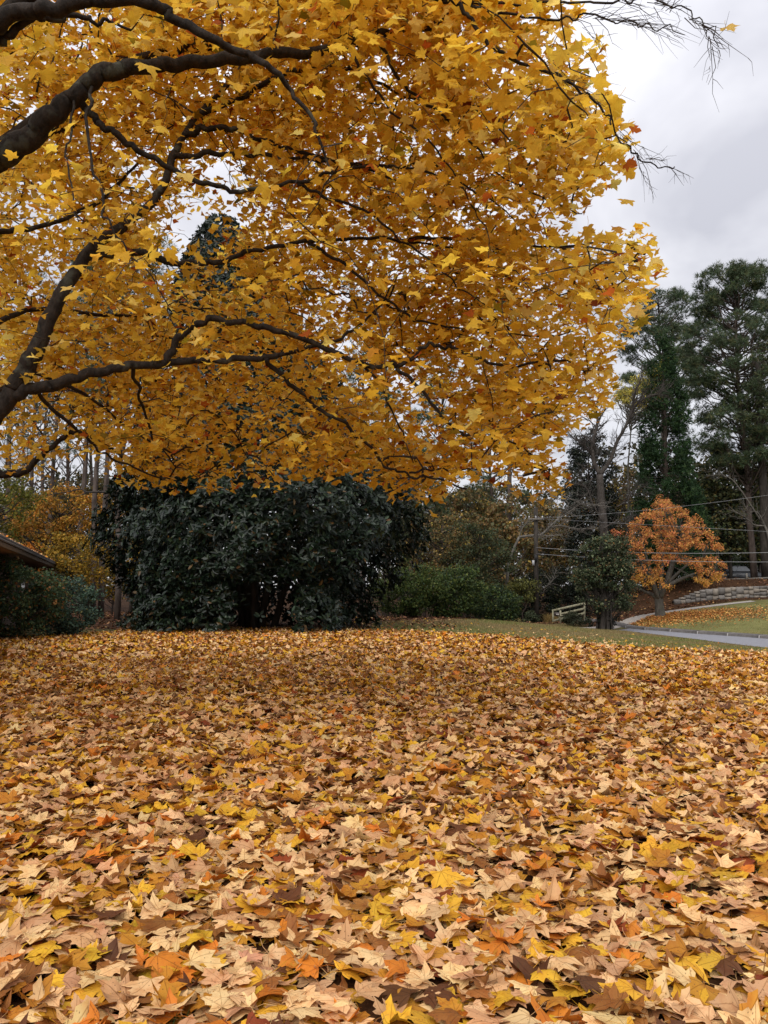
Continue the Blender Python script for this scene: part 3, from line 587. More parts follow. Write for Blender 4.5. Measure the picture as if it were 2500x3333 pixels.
for nm, spec, d0, d1 in LIMBS:
    p = limb_pts(spec)
    if nm != 'A':                                                   # each limb springs from the wood already built
        nd_ = np.array(nodes); dn_ = np.linalg.norm(nd_ - p[0], axis=1)
        if dn_.min() < 1.3: p[0] = nd_[int(np.argmin(dn_))]
    limb(p, d0 / 2 * spec[0][2] / F if d0 < 90 else d0 / 2 * 7.2 / F, d1 / 2 * spec[-1][2] / F, 10 if d0 > 40 else 6)
# limbs outside the view, round the rest of the crown
for az, ln, z0, z1 in ((150, 6.5, 2.6, 4.6), (185, 7, 2.4, 5.2), (215, 7, 3.2, 6.5), (245, 6.5, 2.5, 5.5), (280, 6, 3.0, 6.0), (120, 6.5, 3.0, 7.5), (90, 6.5, 4, 9), (320, 5.5, 4.5, 9), (20, 6.5, 5.0, 9.5), (60, 6.5, 5, 10)):
    a = R(az); t = np.array([0, .25, .5, .75, 1.])
    p = np.stack([TR[0] + np.cos(a) * ln * t + rng.normal(0, .12, 5) * (t > 0), TR[1] + np.sin(a) * ln * t + rng.normal(0, .12, 5) * (t > 0), z0 + (z1 - z0) * np.sin(t * 1.5)], -1)
    limb(p, 0.12, 0.02, 8)
# bare twig sprays at the upper right
tw = MB(); twn = 0
def spray(base, tip, n, ln, depth=0, r=0.004):
    base = np.array(base); tip = np.array(tip); d = tip - base
    for i in range(n):
        t = rng.uniform(.15, 1); p0 = base + d * t
        dr = d / np.linalg.norm(d) + rng.normal(0, .38, 3) * np.array([1, .6, 1]); dr /= np.linalg.norm(dr); l = ln * rng.uniform(.5, 1.1)
        p1 = p0 + dr * l * .5 + rng.normal(0, .012, 3); p2 = p0 + dr * l + rng.normal(0, .03, 3) + np.array([0, 0, -.02])
        tw.tube([p0, p1, p2], [r, r * .75, r * .35], 4, cap=False)
        if depth: spray(p0, p2, max(3, n // 3), ln * .5, depth - 1, r * .6)
for spec, n, ln in (([(1900, 60, 5.7), (2100, 75, 5.55)], 9, .42), ([(2080, 5, 5.2), (2290, 80, 5.0)], 9, .38), ([(2290, 60, 5), (2330, 190, 5)], 5, .25), ([(1960, 360, 6.2), (2080, 510, 6.2)], 7, .35), ([(2060, 500, 6.2), (2200, 550, 6.3)], 4, .22), ([(1700, 190, 6), (1900, 290, 6.1)], 8, .4), ([(1800, 60, 5.8), (2000, 60, 5.6)], 8, .4), ([(1950, 0, 5.4), (2150, 10, 5.2)], 7, .4)):
    spray(P(*spec[0]), P(*spec[1]), n, ln, 1, 0.0032)

# leaf clusters: where the crown shows leaves, at the depth of the crown's shell
CROWN_POLY = np.array([(-150, -250), (1800, -250), (1870, 0), (1900, 90), (1960, 170), (1955, 300), (2010, 380), (2060, 440), (2050, 540), (1985, 590), (1925, 650), (1850, 700), (1835, 745), (1900, 775), (1990, 755), (2090, 745), (2135, 800), (2145, 880), (2100, 960), (2095, 1040), (2020, 1085), (2000, 1140), (1985, 1200), (1985, 1300), (1960, 1345), (1900, 1370), (1840, 1390), (1815, 1440), (1815, 1500), (1850, 1560), (1835, 1610), (1770, 1620), (1700, 1590), (1640, 1570), (1560, 1555), (1490, 1560), (1440, 1610), (1400, 1670), (1340, 1670), (1290, 1610), (1230, 1560), (1130, 1570), (1060, 1540), (980, 1560), (900, 1590), (840, 1600), (720, 1580), (600, 1590), (480, 1580), (380, 1560), (300, 1500), (200, 1490), (120, 1560), (0, 1500), (-150, 1500)], float)
def in_poly(x, y, poly):
    c = np.zeros(len(x), bool); j = len(poly) - 1
    for i in range(len(poly)):
        xi, yi = poly[i]; xj, yj = poly[j]
        with np.errstate(divide='ignore', invalid='ignore'):
            c ^= ((yi > y) != (yj > y)) & (x < (xj - xi) * (y - yi) / (yj - yi + 1e-12) + xi)
        j = i
    return c
def edge_px(x, y, poly):
    d = np.full(len(x), 1e9)
    for i in range(len(poly)):
        a = poly[i]; e = poly[(i + 1) % len(poly)] - a; t = np.clip(((x - a[0]) * e[0] + (y - a[1]) * e[1]) / (e @ e), 0, 1)
        d = np.minimum(d, np.hypot(x - a[0] - e[0] * t, y - a[1] - e[1] * t))
    return d
HOLES = [(640, 690, 120, .92), (720, 560, 90, .92), (560, 860, 110, .92), (720, 900, 80, .92), (440, 560, 80, .5), (430, 600, 70, .4), (1140, 1150, 80, .6), (800, 1000, 70, .5), (120, 700, 120, .55), (130, 900, 90, .5), (60, 300, 100, .55), (300, 60, 90, .5), (720, 230, 60, .6), (250, 130, 80, .5), (1430, 1380, 80, .7), (1550, 1430, 60, .6), (780, 1480, 90, .5), (1190, 640, 50, .5), (480, 1220, 60, .3), (1700, 720, 60, .5), (1120, 920, 50, .5), (1000, 1180, 60, .5), (150, 1330, 150, .6), (60, 1420, 120, .45), (300, 1480, 80, .4), (1560, 130, 80, .4), (1800, 120, 80, .4), (1250, 250, 50, .5), (1660, 690, 40, .6), (850, 1420, 70, .6), (620, 1000, 60, .6), (1290, 900, 45, .5), (330, 1290, 60, .5), (690, 760, 70, .6), (250, 960, 60, .5), (1500, 700, 40, .5), (600, 760, 60, .9), (760, 680, 50, .8), (1000, 1020, 50, .7), (1150, 1230, 60, .8), (900, 1130, 45, .6), (800, 1330, 60, .7), (1050, 1290, 40, .6)]
def dens(px, py):
    d = np.where(in_poly(px, py, CROWN_POLY), 1.0, 0.0)
    d *= np.clip(edge_px(px, py, CROWN_POLY) / np.where((px > 1450) & (py < 760), 140, 55), 0.2, 1)
    ragged = edge_px(px, py, CROWN_POLY) - 150 * (vnoise(px / 75 + 3, py / 60, 45) - .35)
    d *= np.where((px > 1380) & (ragged < 0), np.where(py > 1150, .6, .12), 1); d *= np.where((px > 1400) & (py > 1200), 2.0, 1); d *= np.where((px > 1560) & (py < 380), .42, 1)
    for hx, hy, hr, k in HOLES: d *= 1 - k * np.exp(-((px - hx) ** 2 + (py - hy) ** 2) / (hr * hr) * 1.4)
    lo = np.where(px > 850, .62, .3)
    d *= np.clip(0.45 + 1.1 * vnoise(px / 130, py / 90, 41), lo, 1.1) * np.clip(.5 + 1.0 * vnoise(px / 45, py / 38, 42), lo, 1.1)
    return np.clip(d, 0, 1)
CEN = np.array([-5.2, 8.2, 2.6]); AX = np.array([8.6, 7.4, 7.6])
def ray_int(px, py):
    d = P(px, py, 1.0) - CAM; o = (CAM - CEN) / AX; dd = d / AX
    a = (dd * dd).sum(-1); bq = (o * dd).sum(-1); cq = (o * o).sum(-1) - 1; disc = bq * bq - a * cq
    s = np.sqrt(np.maximum(disc, 0)); return (-bq - s) / a, (-bq + s) / a, disc > 0
NCL = 4100
cx = rng.uniform(-120, 2160, 40000); cy = rng.uniform(-220, 1680, 40000); k = rng.random(40000) < dens(cx, cy); cx, cy = cx[k][:NCL], cy[k][:NCL]
t0, t1, ok = ray_int(cx, cy); t0 = np.where(rng.random(len(cx)) < np.where(cx < 900, .27, .18), 5.2, np.where(cx > 1500, 6.6, 7.6)); t1 = np.clip(t1, 6.0, 14.5)
t1 = np.where(ok, t1, 8.4); t0 = np.where(ok, np.minimum(t0, t1 - 1.2), 7.6)
shell = rng.random(len(cx)) < .55
dY = np.where(shell, t1 - np.abs(rng.normal(0, 1.4, len(cx))), t0 + (t1 - t0) * rng.random(len(cx)) ** .55); dY = np.clip(dY, 5.0, 14.5)
low = np.clip((cy - 1250) / 300, 0, 1)                            # the drooping skirt of the crown
cl_pos = P(cx, cy, dY)
# rest of the crown, out of view
q = rdir(2600) * (rng.random((2600, 1)) ** .25); q = CEN + q * AX; q = q[(q[:, 2] > 2.6 + .2 * rng.random(len(q)))]
qx, qy, qf = to_px(q); dd_ = q[:, 1] + 0 * qx
out = (qx < -130) | (qx > 2600) | (qy < -230) | (q[:, 1] < 0.4)
q = q[out & (np.hypot(q[:, 0], q[:, 1]) > 2.2)][:750]
cl_all = np.vstack([cl_pos, q]); inview = np.arange(len(cl_all)) < len(cl_pos)
ND = np.array(nodes); d0 = np.empty(len(cl_all))
for i in range(len(cl_all)): d0[i] = ((ND - cl_all[i]) ** 2).sum(1).min()
order = np.argsort(d0)
cap = np.zeros((len(ND) + len(cl_all) * 5, 3)); cap[:len(ND)] = ND; nn_ = len(ND); own = np.full(len(cap), -1); twigs = []
for ci in order:
    c = cl_all[ci]; dv_ = c - cap[:nn_]; dist = np.sqrt((dv_ ** 2).sum(1)); kd = dist + 0.15 * np.maximum(cap[:nn_, 2] - c[2], 0); j = int(np.argmin(kd))
    if inview[ci]:
        cand = np.argpartition(kd, 12)[:12]; cand = cand[np.argsort(kd[cand])]
        mp_ = cap[cand][:, None] + (c - cap[cand])[:, None] * np.array([.25, .5, .75])[None, :, None]; ux, uy, _u = to_px(mp_.reshape(-1, 3))
        okc = in_poly(ux, uy, CROWN_POLY).reshape(-1, 3).all(1)
        if okc.any(): j = int(cand[np.argmax(okc)])
        elif dist[j] > .35: continue
    a = cap[j]; ln = dist[j]; mseg = 2 if ln < .5 else 3 if ln < 1.2 else 5
    t = np.linspace(0, 1, mseg + 1)[:, None]; p = a + (c - a) * t; bow = np.array([0, 0, .10 * ln]) + rng.normal(0, .05, 3) * ln
    p = p + bow * np.sin(t * np.pi); p[1:-1] += rng.normal(0, .02, (mseg - 1, 3))
    twigs.append([p, own[j], 1, ci]); tid = len(twigs) - 1
    cap[nn_:nn_ + mseg] = p[1:]; own[nn_:nn_ + mseg] = tid; nn_ += mseg
for tid in range(len(twigs) - 1, -1, -1):
    pr = twigs[tid][1]
    if pr >= 0: twigs[pr][2] += twigs[tid][2]
for p, pr, cnt, ci in twigs:
    r = min(0.0042 * cnt ** .42, .02); tw.tube(p, np.linspace(r, max(.0028, r * .5), len(p)), 3, cap=False)
tag(tw.build('twigs', M_TWIG, maple), kind='stuff')
# leaves on the clusters
MP = [s2l(238, 198, 74), s2l(230, 184, 60), s2l(244, 212, 116), s2l(210, 152, 50), s2l(150, 128, 36) * .95, s2l(196, 106, 44) * .9, s2l(132, 66, 34) * .9]
MW = [.42, .32, .15, .05, .035, .02, .008]
nl = np.where(inview, np.where(cl_all[:, 0] > 1.2, rng.integers(8, 16, len(cl_all)), rng.integers(11, 20, len(cl_all))), 7); ids = np.repeat(np.arange(len(cl_all)), nl); n = len(ids)
pos = cl_all[ids] + rng.normal(0, 1, (n, 3)) * np.array([.21, .21, .13])
px_, py_, dp = to_px(pos)
keepm = ~((px_ > -60) & (px_ < 2560) & (py_ > -60) & ~in_poly(px_, py_, CROWN_POLY) & (edge_px(px_, py_, CROWN_POLY) > 22) & inview[ids])
hk = np.zeros(n)
for hx, hy, hr, k in HOLES: hk = np.maximum(hk, k * np.exp(-((px_ - hx) ** 2 + (py_ - hy) ** 2) / (hr * hr) * 1.6))
keepm &= ~((rng.random(n) < hk * .85) & (dp > 6.5))
keepm &= ~((px_ > -40) & (px_ < 2540) & (py_ > -40) & (dp < 4.3))
pos = pos[keepm]; ids = ids[keepm]; n = len(ids); dp = dp[keepm]; px_ = px_[keepm]; py_ = py_[keepm]
nr = np.stack([rng.normal(0, .55, n), rng.normal(-.25, .55, n), np.ones(n)], -1)
out_d = pos - np.array([TR[0], TR[1], 3]); out_d /= np.linalg.norm(out_d, axis=1)[:, None]
ax = out_d * .5 + rng.normal(0, .7, (n, 3)) + np.array([0, 0, -.8])
rot = frames(nr, ax); scl = np.clip(rng.normal(.104, .02, n), .06, .15)
cc, kk = colours(n, MP, MW, .09); clv = rng.normal(0, .06, len(cl_all)); cc[:, :3] *= (1 + clv[ids])[:, None]
vis = (px_ > 0) & (px_ < 2500) & (py_ > 0)
# the few big leaves close to the lens
BIG = [(465, 200, 4.1, .125), (70, 160, 4.3, .13), (250, 395, 4.6, .12), (10, 185, 4.2, .13), (790, 90, 4.3, .15), (850, 60, 4.5, .12), (940, 110, 4.7, .11), (760, 270, 4.6, .11), (595, 565, 4.8, .12), (530, 410, 4.9, .11), (2362, 85, 5.0, .115), (2050, 650, 6.0, .12), (2045, 400, 5.6, .13), (2020, 540, 5.7, .12), (1205, 1075, 6.0, .11), (1165, 1070, 6.1, .09), (1240, 205, 4.8, .13), (1170, 225, 4.8, .12), (1200, 405, 5.0, .1), (1660, 155, 5.6, .1), (290, 1050, 5.6, .09), (300, 120, 4.8, .11), (380, 70, 4.8, .1), (470, 70, 4.8, .1)]
leaf_meshes = {}
def leaf_obj(p, rt, s, c, key, tpls, name, mat, parent, cache=leaf_meshes):
    k = (name, key)
    if k not in cache:
        t = tpls[key[0] % len(tpls)]; bb = MB(); bb.add(t[0], t[1], c, t[2]); cache[k] = bb.mesh(name, mat, True)
    o = bpy.data.objects.new(name, cache[k]); col.objects.link(o); o.parent = parent
    pl = np.array(parent.location)
    o.matrix_local = Matrix.Translation(Vector(p - pl)) @ Matrix(rt.tolist()).to_4x4() @ Matrix.Scale(float(s), 4)
    return o
for px0, py0, Y0, s0_ in BIG:
    p = P(px0, py0, Y0); r_ = frames(np.array([[rng.normal(0, .3), -0.9, .75]]), np.array([[rng.normal(0, .5), .1, -1.0]]))[0]
    c, k_ = colours(1, MP[:3], [1, .6, 1], .05); leaf_obj(p + r_[:, 1] * .4 * s0_, r_, s0_, c[0], (int(rng.integers(8)), int(k_[0])), CROWN_NEAR_T, 'leaf', M_MAPLE, maple)
    j = int(np.argmin(((cap[:nn_] - p) ** 2).sum(1)));
score = np.where(vis, scl / dp, 0); pick = np.argsort(-score)[:300 - len(BIG)]; keepm = np.ones(n, bool); keepm[pick] = False
for q_ in pick: leaf_obj(pos[q_], rot[q_], scl[q_], cc[q_], (int(rng.integers(8)), int(kk[q_])), CROWN_NEAR_T, 'leaf', M_MAPLE, maple)
nr_ = keepm & (dp < 8.4) & vis; xr_ = keepm & ((dp > 11.2) | ~vis); fr_ = keepm & ~nr_ & ~xr_
b = MB(); spread(b, CROWN_T, pos[nr_], rot[nr_], scl[nr_], cc[nr_]); spread(b, CROWN2_T, pos[fr_], rot[fr_], scl[fr_], cc[fr_]); spread(b, FAR2_T, pos[xr_], rot[xr_], scl[xr_], cc[xr_])
tag(b.build('foliage', M_MAPLE, maple), kind='stuff')
NCROWN = n

# ------------------------------------------------------------------ general trees
def clump_leaves(mb, cen, rad, nper, tpls, size, pal, w, up=.4, flat=.7, jit=.13, outward=None, csd=.10):
    n = len(cen) * nper; ids = np.repeat(np.arange(len(cen)), nper); rad = np.broadcast_to(rad, (len(cen),))
    v = rdir(n) * (rng.random((n, 1)) ** .45); p = cen[ids] + v * rad[ids][:, None] * np.array([1, 1, flat])
    nr = v * .8 + rng.normal(0, .45, (n, 3)) + np.array([0, 0, up]); ax = rng.normal(0, 1, (n, 3)) + np.array([0, 0, -.4])
    c, _ = colours(n, pal, w, jit); c[:, :3] *= np.clip(1 + rng.normal(0, csd, len(cen)), .5, 1.6)[ids][:, None]
    spread(mb, tpls, p, frames(nr, ax), np.clip(rng.normal(size, size * .22, n), size * .4, size * 1.7), np.clip(c, 0, 1))
def trunk_path(base, top, lean=0.0, wob=.15, n=9):
    base = np.asarray(base, float); top = np.asarray(top, float); t = np.linspace(0, 1, n)[:, None]
    p = base + (top - base) * t; s = rng.integers(1000)
    p[:, 0] += wob * (vnoise(np.arange(n) * .6, np.full(n, s * 1.), 51) - .5) * 2 * np.sin(t[:, 0] * 3); p[:, 1] += wob * (vnoise(np.arange(n) * .6, np.full(n, s + 7.), 52) - .5) * 2 * np.sin(t[:, 0] * 3)
    p[0, 2] -= .25; return p
def branch_to(mb, tp, cen, r, frac=(.25, .75), k=4, bow=.12):
    """curved boughs from the stem up to each clump"""
    for c in cen:
        h = tp[-1][2] - tp[0][2]; zt = np.clip(c[2] - rng.uniform(*frac) * np.hypot(*(c[:2] - tp[-1][:2])) - .1 * h * rng.random(), tp[0][2] + .12 * h, tp[-1][2])
        a = np.array([np.interp(zt, tp[:, 2], tp[:, i]) for i in range(3)]); l = np.linalg.norm(c - a)
        if l < .15: continue
        t = np.linspace(0, 1, 5)[:, None]; p = a + (c - a) * t + np.array([0, 0, -bow * l]) * np.sin(t * np.pi) + rng.normal(0, .035 * l, (5, 3)) * np.sin(t * np.pi)
        rr = min(r, .012 + .02 * l); mb.tube(p, np.linspace(rr, rr * .25, 5), k, cap=False)
def ell_clumps(c, ax, n, shell=.5, keep=None):
    v = rdir(n * 2); r = np.where(rng.random(n * 2) < shell, 1 - .25 * rng.random(n * 2), rng.random(n * 2) ** .4)[:, None]
    p = np.asarray(c) + v * r * np.asarray(ax) * (0.82 + .36 * vnoise(v[:, 0] * 2.2 + 9 + c[0], v[:, 2] * 2.2 + v[:, 1] * 2, 61))[:, None]
    if keep is not None: p = p[keep(p)]
    return p[:n]
def decid(name, label, base, h, cz, ax, nc, nper, size, pal, w, rt=.15, crad=.6, bark=M_TWIG, group=None, lean=0, shell=.5, cat='tree', off=(0, 0), tpls=LEAF_T, mat=M_LEAF, nb=60, flat=.7, extra=None):
    bx, by = base; z = float(gz(bx, by)); t = thing(name, label, cat, (bx, by, z), group)
    tp = trunk_path((bx, by, z), (bx + off[0] * .8, by + off[1] * .8, z + min(h * .93, cz + ax[2] * .7)), wob=.2)
    b = MB(); b.tube(tp, np.linspace(rt, rt * .22, len(tp)), 8); b.build('trunk', bark, t, True)
    cen = ell_clumps((bx + off[0], by + off[1], z + cz), ax, nc, shell); cen = cen[cen[:, 2] > z + .15]
    b = MB(); branch_to(b, tp, cen[:nb], rt * .45)
    if b.n: tag(b.build('branches', bark, t, True), kind='stuff')
    b = MB(); clump_leaves(b, cen, rng.uniform(.6, 1.25, len(cen)) * crad, nper, tpls, size, pal, w, flat=flat)
    tag(b.build('crown', mat, t), kind='stuff'); return t, tp
def pine(name, label, base, h, cz0, rad, nc, npt, group=None, rt=.28, size=.26, gap=None, off=0, pal=None):
    bx, by = base; z = float(gz(bx, by)); t = thing(name, label, 'tree', (bx, by, z), group)
    tp = trunk_path((bx, by, z), (bx + off, by, z + h * .985), wob=.25, n=11)
    b = MB(); b.tube(tp, np.linspace(rt, .05, len(tp)), 9); b.build('trunk', M_PINEBARK, t, True)
    u = rng.random(nc * 3); zc = z + cz0 + (h - cz0) * u; prof = np.clip(np.sqrt(np.clip(1 - ((u - .42) / .62) ** 2, 0, 1)), .12, 1)
    a = rng.uniform(0, 2 * np.pi, nc * 3); rr = rad * prof * (.25 + .75 * np.sqrt(rng.random(nc * 3))) * (.7 + .6 * vnoise(a * 1.3, zc * .55, 71))
    cen = np.stack([np.interp(zc, tp[:, 2], tp[:, 0]) + np.cos(a) * rr, by + np.sin(a) * rr, zc], -1)
    k = vnoise(a * 1.1 + 3, zc * .5 + bx, 72) > .30; cen = cen[k][:nc]
    if gap is not None: cen = cen[~gap(cen)]
    b = MB(); branch_to(b, tp, cen, .07, (.05, .4), 4, .06); tag(b.build('branches', M_PINEBARK, t, True), kind='stuff')
    n = len(cen) * npt; ids = np.repeat(np.arange(len(cen)), npt); v = rdir(n) * rng.random((n, 1)) ** .5; p = cen[ids] + v * np.array([.75, .75, .42])
    c, _ = colours(n, pal or [s2l(84, 98, 70) * .9, s2l(68, 84, 60) * .9, s2l(104, 106, 70) * .9], [.4, .45, .15], .14)
    b = MB(); spread(b, NEEDLE_T, p, frames(rdir(n), v + np.array([0, 0, .5])), np.clip(rng.normal(size, .04, n), .14, .4), c)
    tag(b.build('crown', M_NEEDLE, t), kind='stuff'); return t
def X(px, Y): return (px - 1250) / F * Y

# magnolia ---------------------------------------------------------
MB_ = G(X(820, 32), 32.5); mag = thing('magnolia_tree', 'huge dark glossy magnolia with foliage skirting to the ground', 'tree', MB_)
tp = trunk_path(MB_, MB_ + np.array([-1.0, 0, 16.0]), wob=.3); b = MB(); b.tube(tp, np.linspace(.33, .05, len(tp)), 10); b.build('trunk', M_DARKBARK, mag, True)
for dx, dy, hh in ((.7, -.5, 9), (-.8, .3, 8), (1.5, .2, 6), (.25, -.9, 7)):
    b = MB(); p = trunk_path(MB_ + np.array([dx * .5, dy * .5, 0]), MB_ + np.array([dx * 2.2, dy * 1.5, hh]), wob=.3); b.tube(p, np.linspace(.16, .03, len(p)), 7); b.build('stem', M_DARKBARK, mag, True)
zpr = np.array([0, 1.2, 2.2, 3.7, 5.2, 7, 9, 11.5, 13.5, 15.5, 17.2]); rpr = np.array([5.0, 4.9, 5.5, 6.4, 5.9, 5.2, 4.4, 3.4, 2.6, 1.6, .5]); cpr = np.array([-.2, -.15, .1, .55, .35, .1, -.3, -.8, -1.2, -1.5, -1.6])
n = 17500; zc = rng.choice(np.linspace(0.15, 17.1, 400), n, p=(lambda v: v / v.sum())(np.interp(np.linspace(0.15, 17.1, 400), zpr, rpr) + .6)); a = rng.uniform(0, 2 * np.pi, n)
front = (np.sin(a) < .3) | (rng.random(n) < .2); a = a[front]; zc = zc[front]; n = len(a)
lob = .80 + .34 * vnoise(a * 2.4 + 5, zc * .55, 81) + .26 * (vnoise(a * 7, zc * 1.6, 82) - .5)
ins = np.where(rng.random(n) < .3, rng.uniform(.55, 1, n), 1 - .09 * rng.random(n)); rr = np.interp(zc, zpr, rpr) * lob * ins
cen = np.stack([MB_[0] + np.interp(zc, zpr, cpr) + np.cos(a) * rr, MB_[1] + np.sin(a) * rr * .85, MB_[2] + zc], -1)
# open dark hollow around the stems
hol = (np.abs(cen[:, 0] - X(880, 31)) < 1.0 + .6 * vnoise(zc * 2, a * 3, 83)) & (zc < 1.9) & (cen[:, 1] < MB_[1]) & (rng.random(n) < .9); cen = cen[~hol]; a = a[~hol]; n = len(cen)
cen[:, 2] = np.maximum(cen[:, 2], gz(cen[:, 0], cen[:, 1]) + .12)
od = np.stack([np.cos(a), np.sin(a), rng.normal(.25, .35, n)], -1) + rng.normal(0, .25, (n, 3)); od /= np.linalg.norm(od, axis=1)[:, None]
NPR = 6; ids = np.repeat(np.arange(n), NPR); m = len(ids); rad_ = rdir(m); rad_ -= od[ids] * (rad_ * od[ids]).sum(1)[:, None]; rad_ /= np.linalg.norm(rad_, axis=1)[:, None]
ax = rad_ + od[ids] * rng.uniform(.1, .9, (m, 1)) + np.array([0, 0, -.1]); nr = od[ids] - rad_ * .35 + np.array([0, 0, .25]) + rng.normal(0, .18, (m, 3))
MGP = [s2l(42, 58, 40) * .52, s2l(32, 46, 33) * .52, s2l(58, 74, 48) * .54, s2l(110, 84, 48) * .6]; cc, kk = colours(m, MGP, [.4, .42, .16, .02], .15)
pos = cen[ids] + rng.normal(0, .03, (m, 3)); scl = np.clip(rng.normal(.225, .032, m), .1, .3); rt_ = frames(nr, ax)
px_, py_, dp = to_px(pos); score = np.where((py_ > 1600) & (py_ < 2050) & (np.sin(a)[ids] < -.1), scl / dp * np.abs(rt_[:, 1, 2]) * (rng.random(m) * .5 + .75), 0); pick = np.argsort(-score)[:300]; kp = np.ones(m, bool); kp[pick] = False
for q_ in pick: leaf_obj(pos[q_], rt_[q_], scl[q_], cc[q_], (int(rng.integers(3)), int(kk[q_])), MAG_T, 'leaf', M_MAG, mag, leaf_meshes) if False else leaf_obj(pos[q_], rt_[q_], scl[q_], cc[q_], (int(rng.integers(3)), 100 + int(kk[q_])), MAG_T, 'magnolia_leaf', M_MAG, mag)
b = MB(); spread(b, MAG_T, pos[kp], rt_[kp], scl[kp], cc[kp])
m = 17000; zc = rng.choice(np.linspace(.3, 16.5, 400), m, p=(lambda v: v / v.sum())(np.interp(np.linspace(.3, 16.5, 400), zpr, rpr))); a = rng.uniform(0, 6.283, m); rr = np.interp(zc, zpr, rpr) * rng.uniform(.15, .86, m) ** .7
pi_ = np.stack([MB_[0] + np.interp(zc, zpr, cpr) + np.cos(a) * rr, MB_[1] + .2 + np.sin(a) * rr * .8, MB_[2] + zc], -1)
pi_ = pi_[~((np.abs(pi_[:, 0] - X(880, 31)) < 1.1) & (zc < 1.9) & (pi_[:, 1] < MB_[1] + 1.2))]; m = len(pi_); cc, _ = colours(m, MGP[:3], [.4, .5, .1], .12)
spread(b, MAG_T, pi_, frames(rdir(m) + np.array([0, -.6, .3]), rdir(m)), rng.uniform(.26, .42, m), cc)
tag(b.build('foliage', M_MAG, mag), kind='stuff')

# left side --------------------------------------------------------
DKG = [s2l(74, 92, 60) * .85, s2l(58, 76, 52) * .85, s2l(102, 114, 70) * .85, s2l(144, 100, 54) * .85]
decid('shrub', 'leafy green shrub with brown leaves beside the house eave', (X(30, 25.5), 25.5), 2.5, 1.25, (1.75, 1.1, 1.25), 130, 70, .09, DKG, [.45, .25, .15, .12], .05, .38, group='shrubs by the house', cat='shrub', shell=.75, nb=40)
decid('shrub', 'rounded blue-green shrub between house corner and twin pine trunks', (X(205, 27.5), 27.5), 2.0, 1.0, (1.25, 1.0, 1.02), 100, 70, .09, [s2l(86, 108, 90) * .85, s2l(66, 86, 74) * .85, s2l(124, 122, 76) * .8], [.5, .4, .06], .05, .36, group='shrubs by the house', cat='shrub', shell=.75, nb=30)
YEL = [s2l(196, 152, 52) * .72, s2l(176, 138, 48) * .72, s2l(146, 124, 50) * .72, s2l(116, 110, 50) * .7]
decid('understory_tree', 'yellow understory tree behind the house corner', (X(235, 40), 40), 5, 2.9, (1.7, 1.4, 1.5), 70, 60, .13, YEL, [.4, .35, .2, .1], .06, .55, group='yellow trees behind the house')
decid('understory_tree', 'orange-gold tree rising behind the house roof', (X(190, 47), 47), 8.5, 6.0, (3.0, 2.2, 1.7), 100, 70, .15, [s2l(210, 146, 60) * .72, s2l(194, 150, 56) * .72, s2l(140, 114, 50) * .7], [.45, .3, .25], .1, .6, group='yellow trees behind the house')
decid('understory_tree', 'small orange tree peeking above the roof slope', (X(90, 50), 50), 4.6, 3.4, (1.0, 1.0, 1.0), 30, 60, .14, [s2l(216, 136, 52) * .85, s2l(190, 130, 50) * .85], [.6, .4], .06, .5, group='yellow trees behind the house')
decid('understory_tree', 'olive-yellow tree looming over the house roof', (X(-60, 42), 42), 9, 5.6, (2.6, 2, 2.6), 90, 60, .15, [s2l(120, 120, 48) * .8, s2l(96, 100, 44) * .8, s2l(150, 130, 50) * .8], [.5, .35, .15], .1, .6, group='yellow trees behind the house')
decid('understory_tree', 'pale yellow saplings beside the magnolia skirt', (X(370, 46), 46), 6, 3.2, (1.6, 1.5, 2.2), 60, 50, .14, YEL, [.25, .3, .3, .2], .06, .6, group='yellow trees behind the house')
PINES = [(310, 43, 21, .17, 'slender bare-stemmed pine of the twin pair beside the magnolia'), (336, 43.4, 22, .17, 'slender pine standing close behind its twin by the magnolia')]
for px0, Y0, h, rt, lb in PINES: pine('pine_tree', lb, (X(px0, Y0), Y0), h, h * .55, 2.4, 50, 26, 'pines left of the magnolia', rt, .28)
pine('pine_tree', 'dark pine with a drooping low bough left of the magnolia', (X(388, 38), 38), 19, 10, 2.6, 55, 26, 'pines left of the magnolia', .16, .28)
for i, (px0, Y0, h, rt) in enumerate([(20, 58, 26, .25), (95, 66, 27, .22), (128, 72, 28, .2), (165, 62, 27, .22), (215, 75, 30, .24), (262, 60, 29, .25), (60, 78, 28, .2), (290, 80, 30, .22), (460, 62, 31, .28), (700, 66, 33, .3), (980, 68, 32, .3)]):
    pine('pine_tree', 'slim straight woodland pine between house roof and magnolia' if px0 < 400 else 'tall woodland pine hidden behind the magnolia crown', (X(px0, Y0), Y0), h, h * .42, 3.0, 46, 16, 'woodland pines behind the maple', rt, .3)
LW = [s2l(104, 92, 56) * .75, s2l(84, 80, 52) * .75, s2l(150, 120, 52) * .78, s2l(64, 70, 48) * .7]
for i, (px0, Y0, h, cz, axx) in enumerate([(-120, 60, 12, 6.5, (3.4, 2.6, 5)), (40, 70, 13, 6.5, (3, 2.6, 4.6)), (170, 66, 12, 5.6, (2.8, 2.4, 4.6)), (290, 64, 13, 6.2, (2.8, 2.4, 5)), (430, 60, 14, 6.5, (3, 2.4, 5.4)), (560, 62, 14, 6.5, (3.0, 2.6, 5.5))]):
    LB = ['brown-olive woodland tree behind the house', 'grey-brown woodland tree above the house roof', 'olive woodland tree behind the orange-gold tree', 'yellow-olive woodland tree behind the twin pines', 'brownish woodland tree at the left edge of the magnolia', 'woodland tree glimpsed behind the magnolia left side'][i]
    decid('woodland_tree', LB, (X(px0, Y0), Y0), h, cz, axx, 110, 70, .2, LW, [.3, .3, .2, .2], .15, .8, group='woodland trees left of and behind the magnolia')
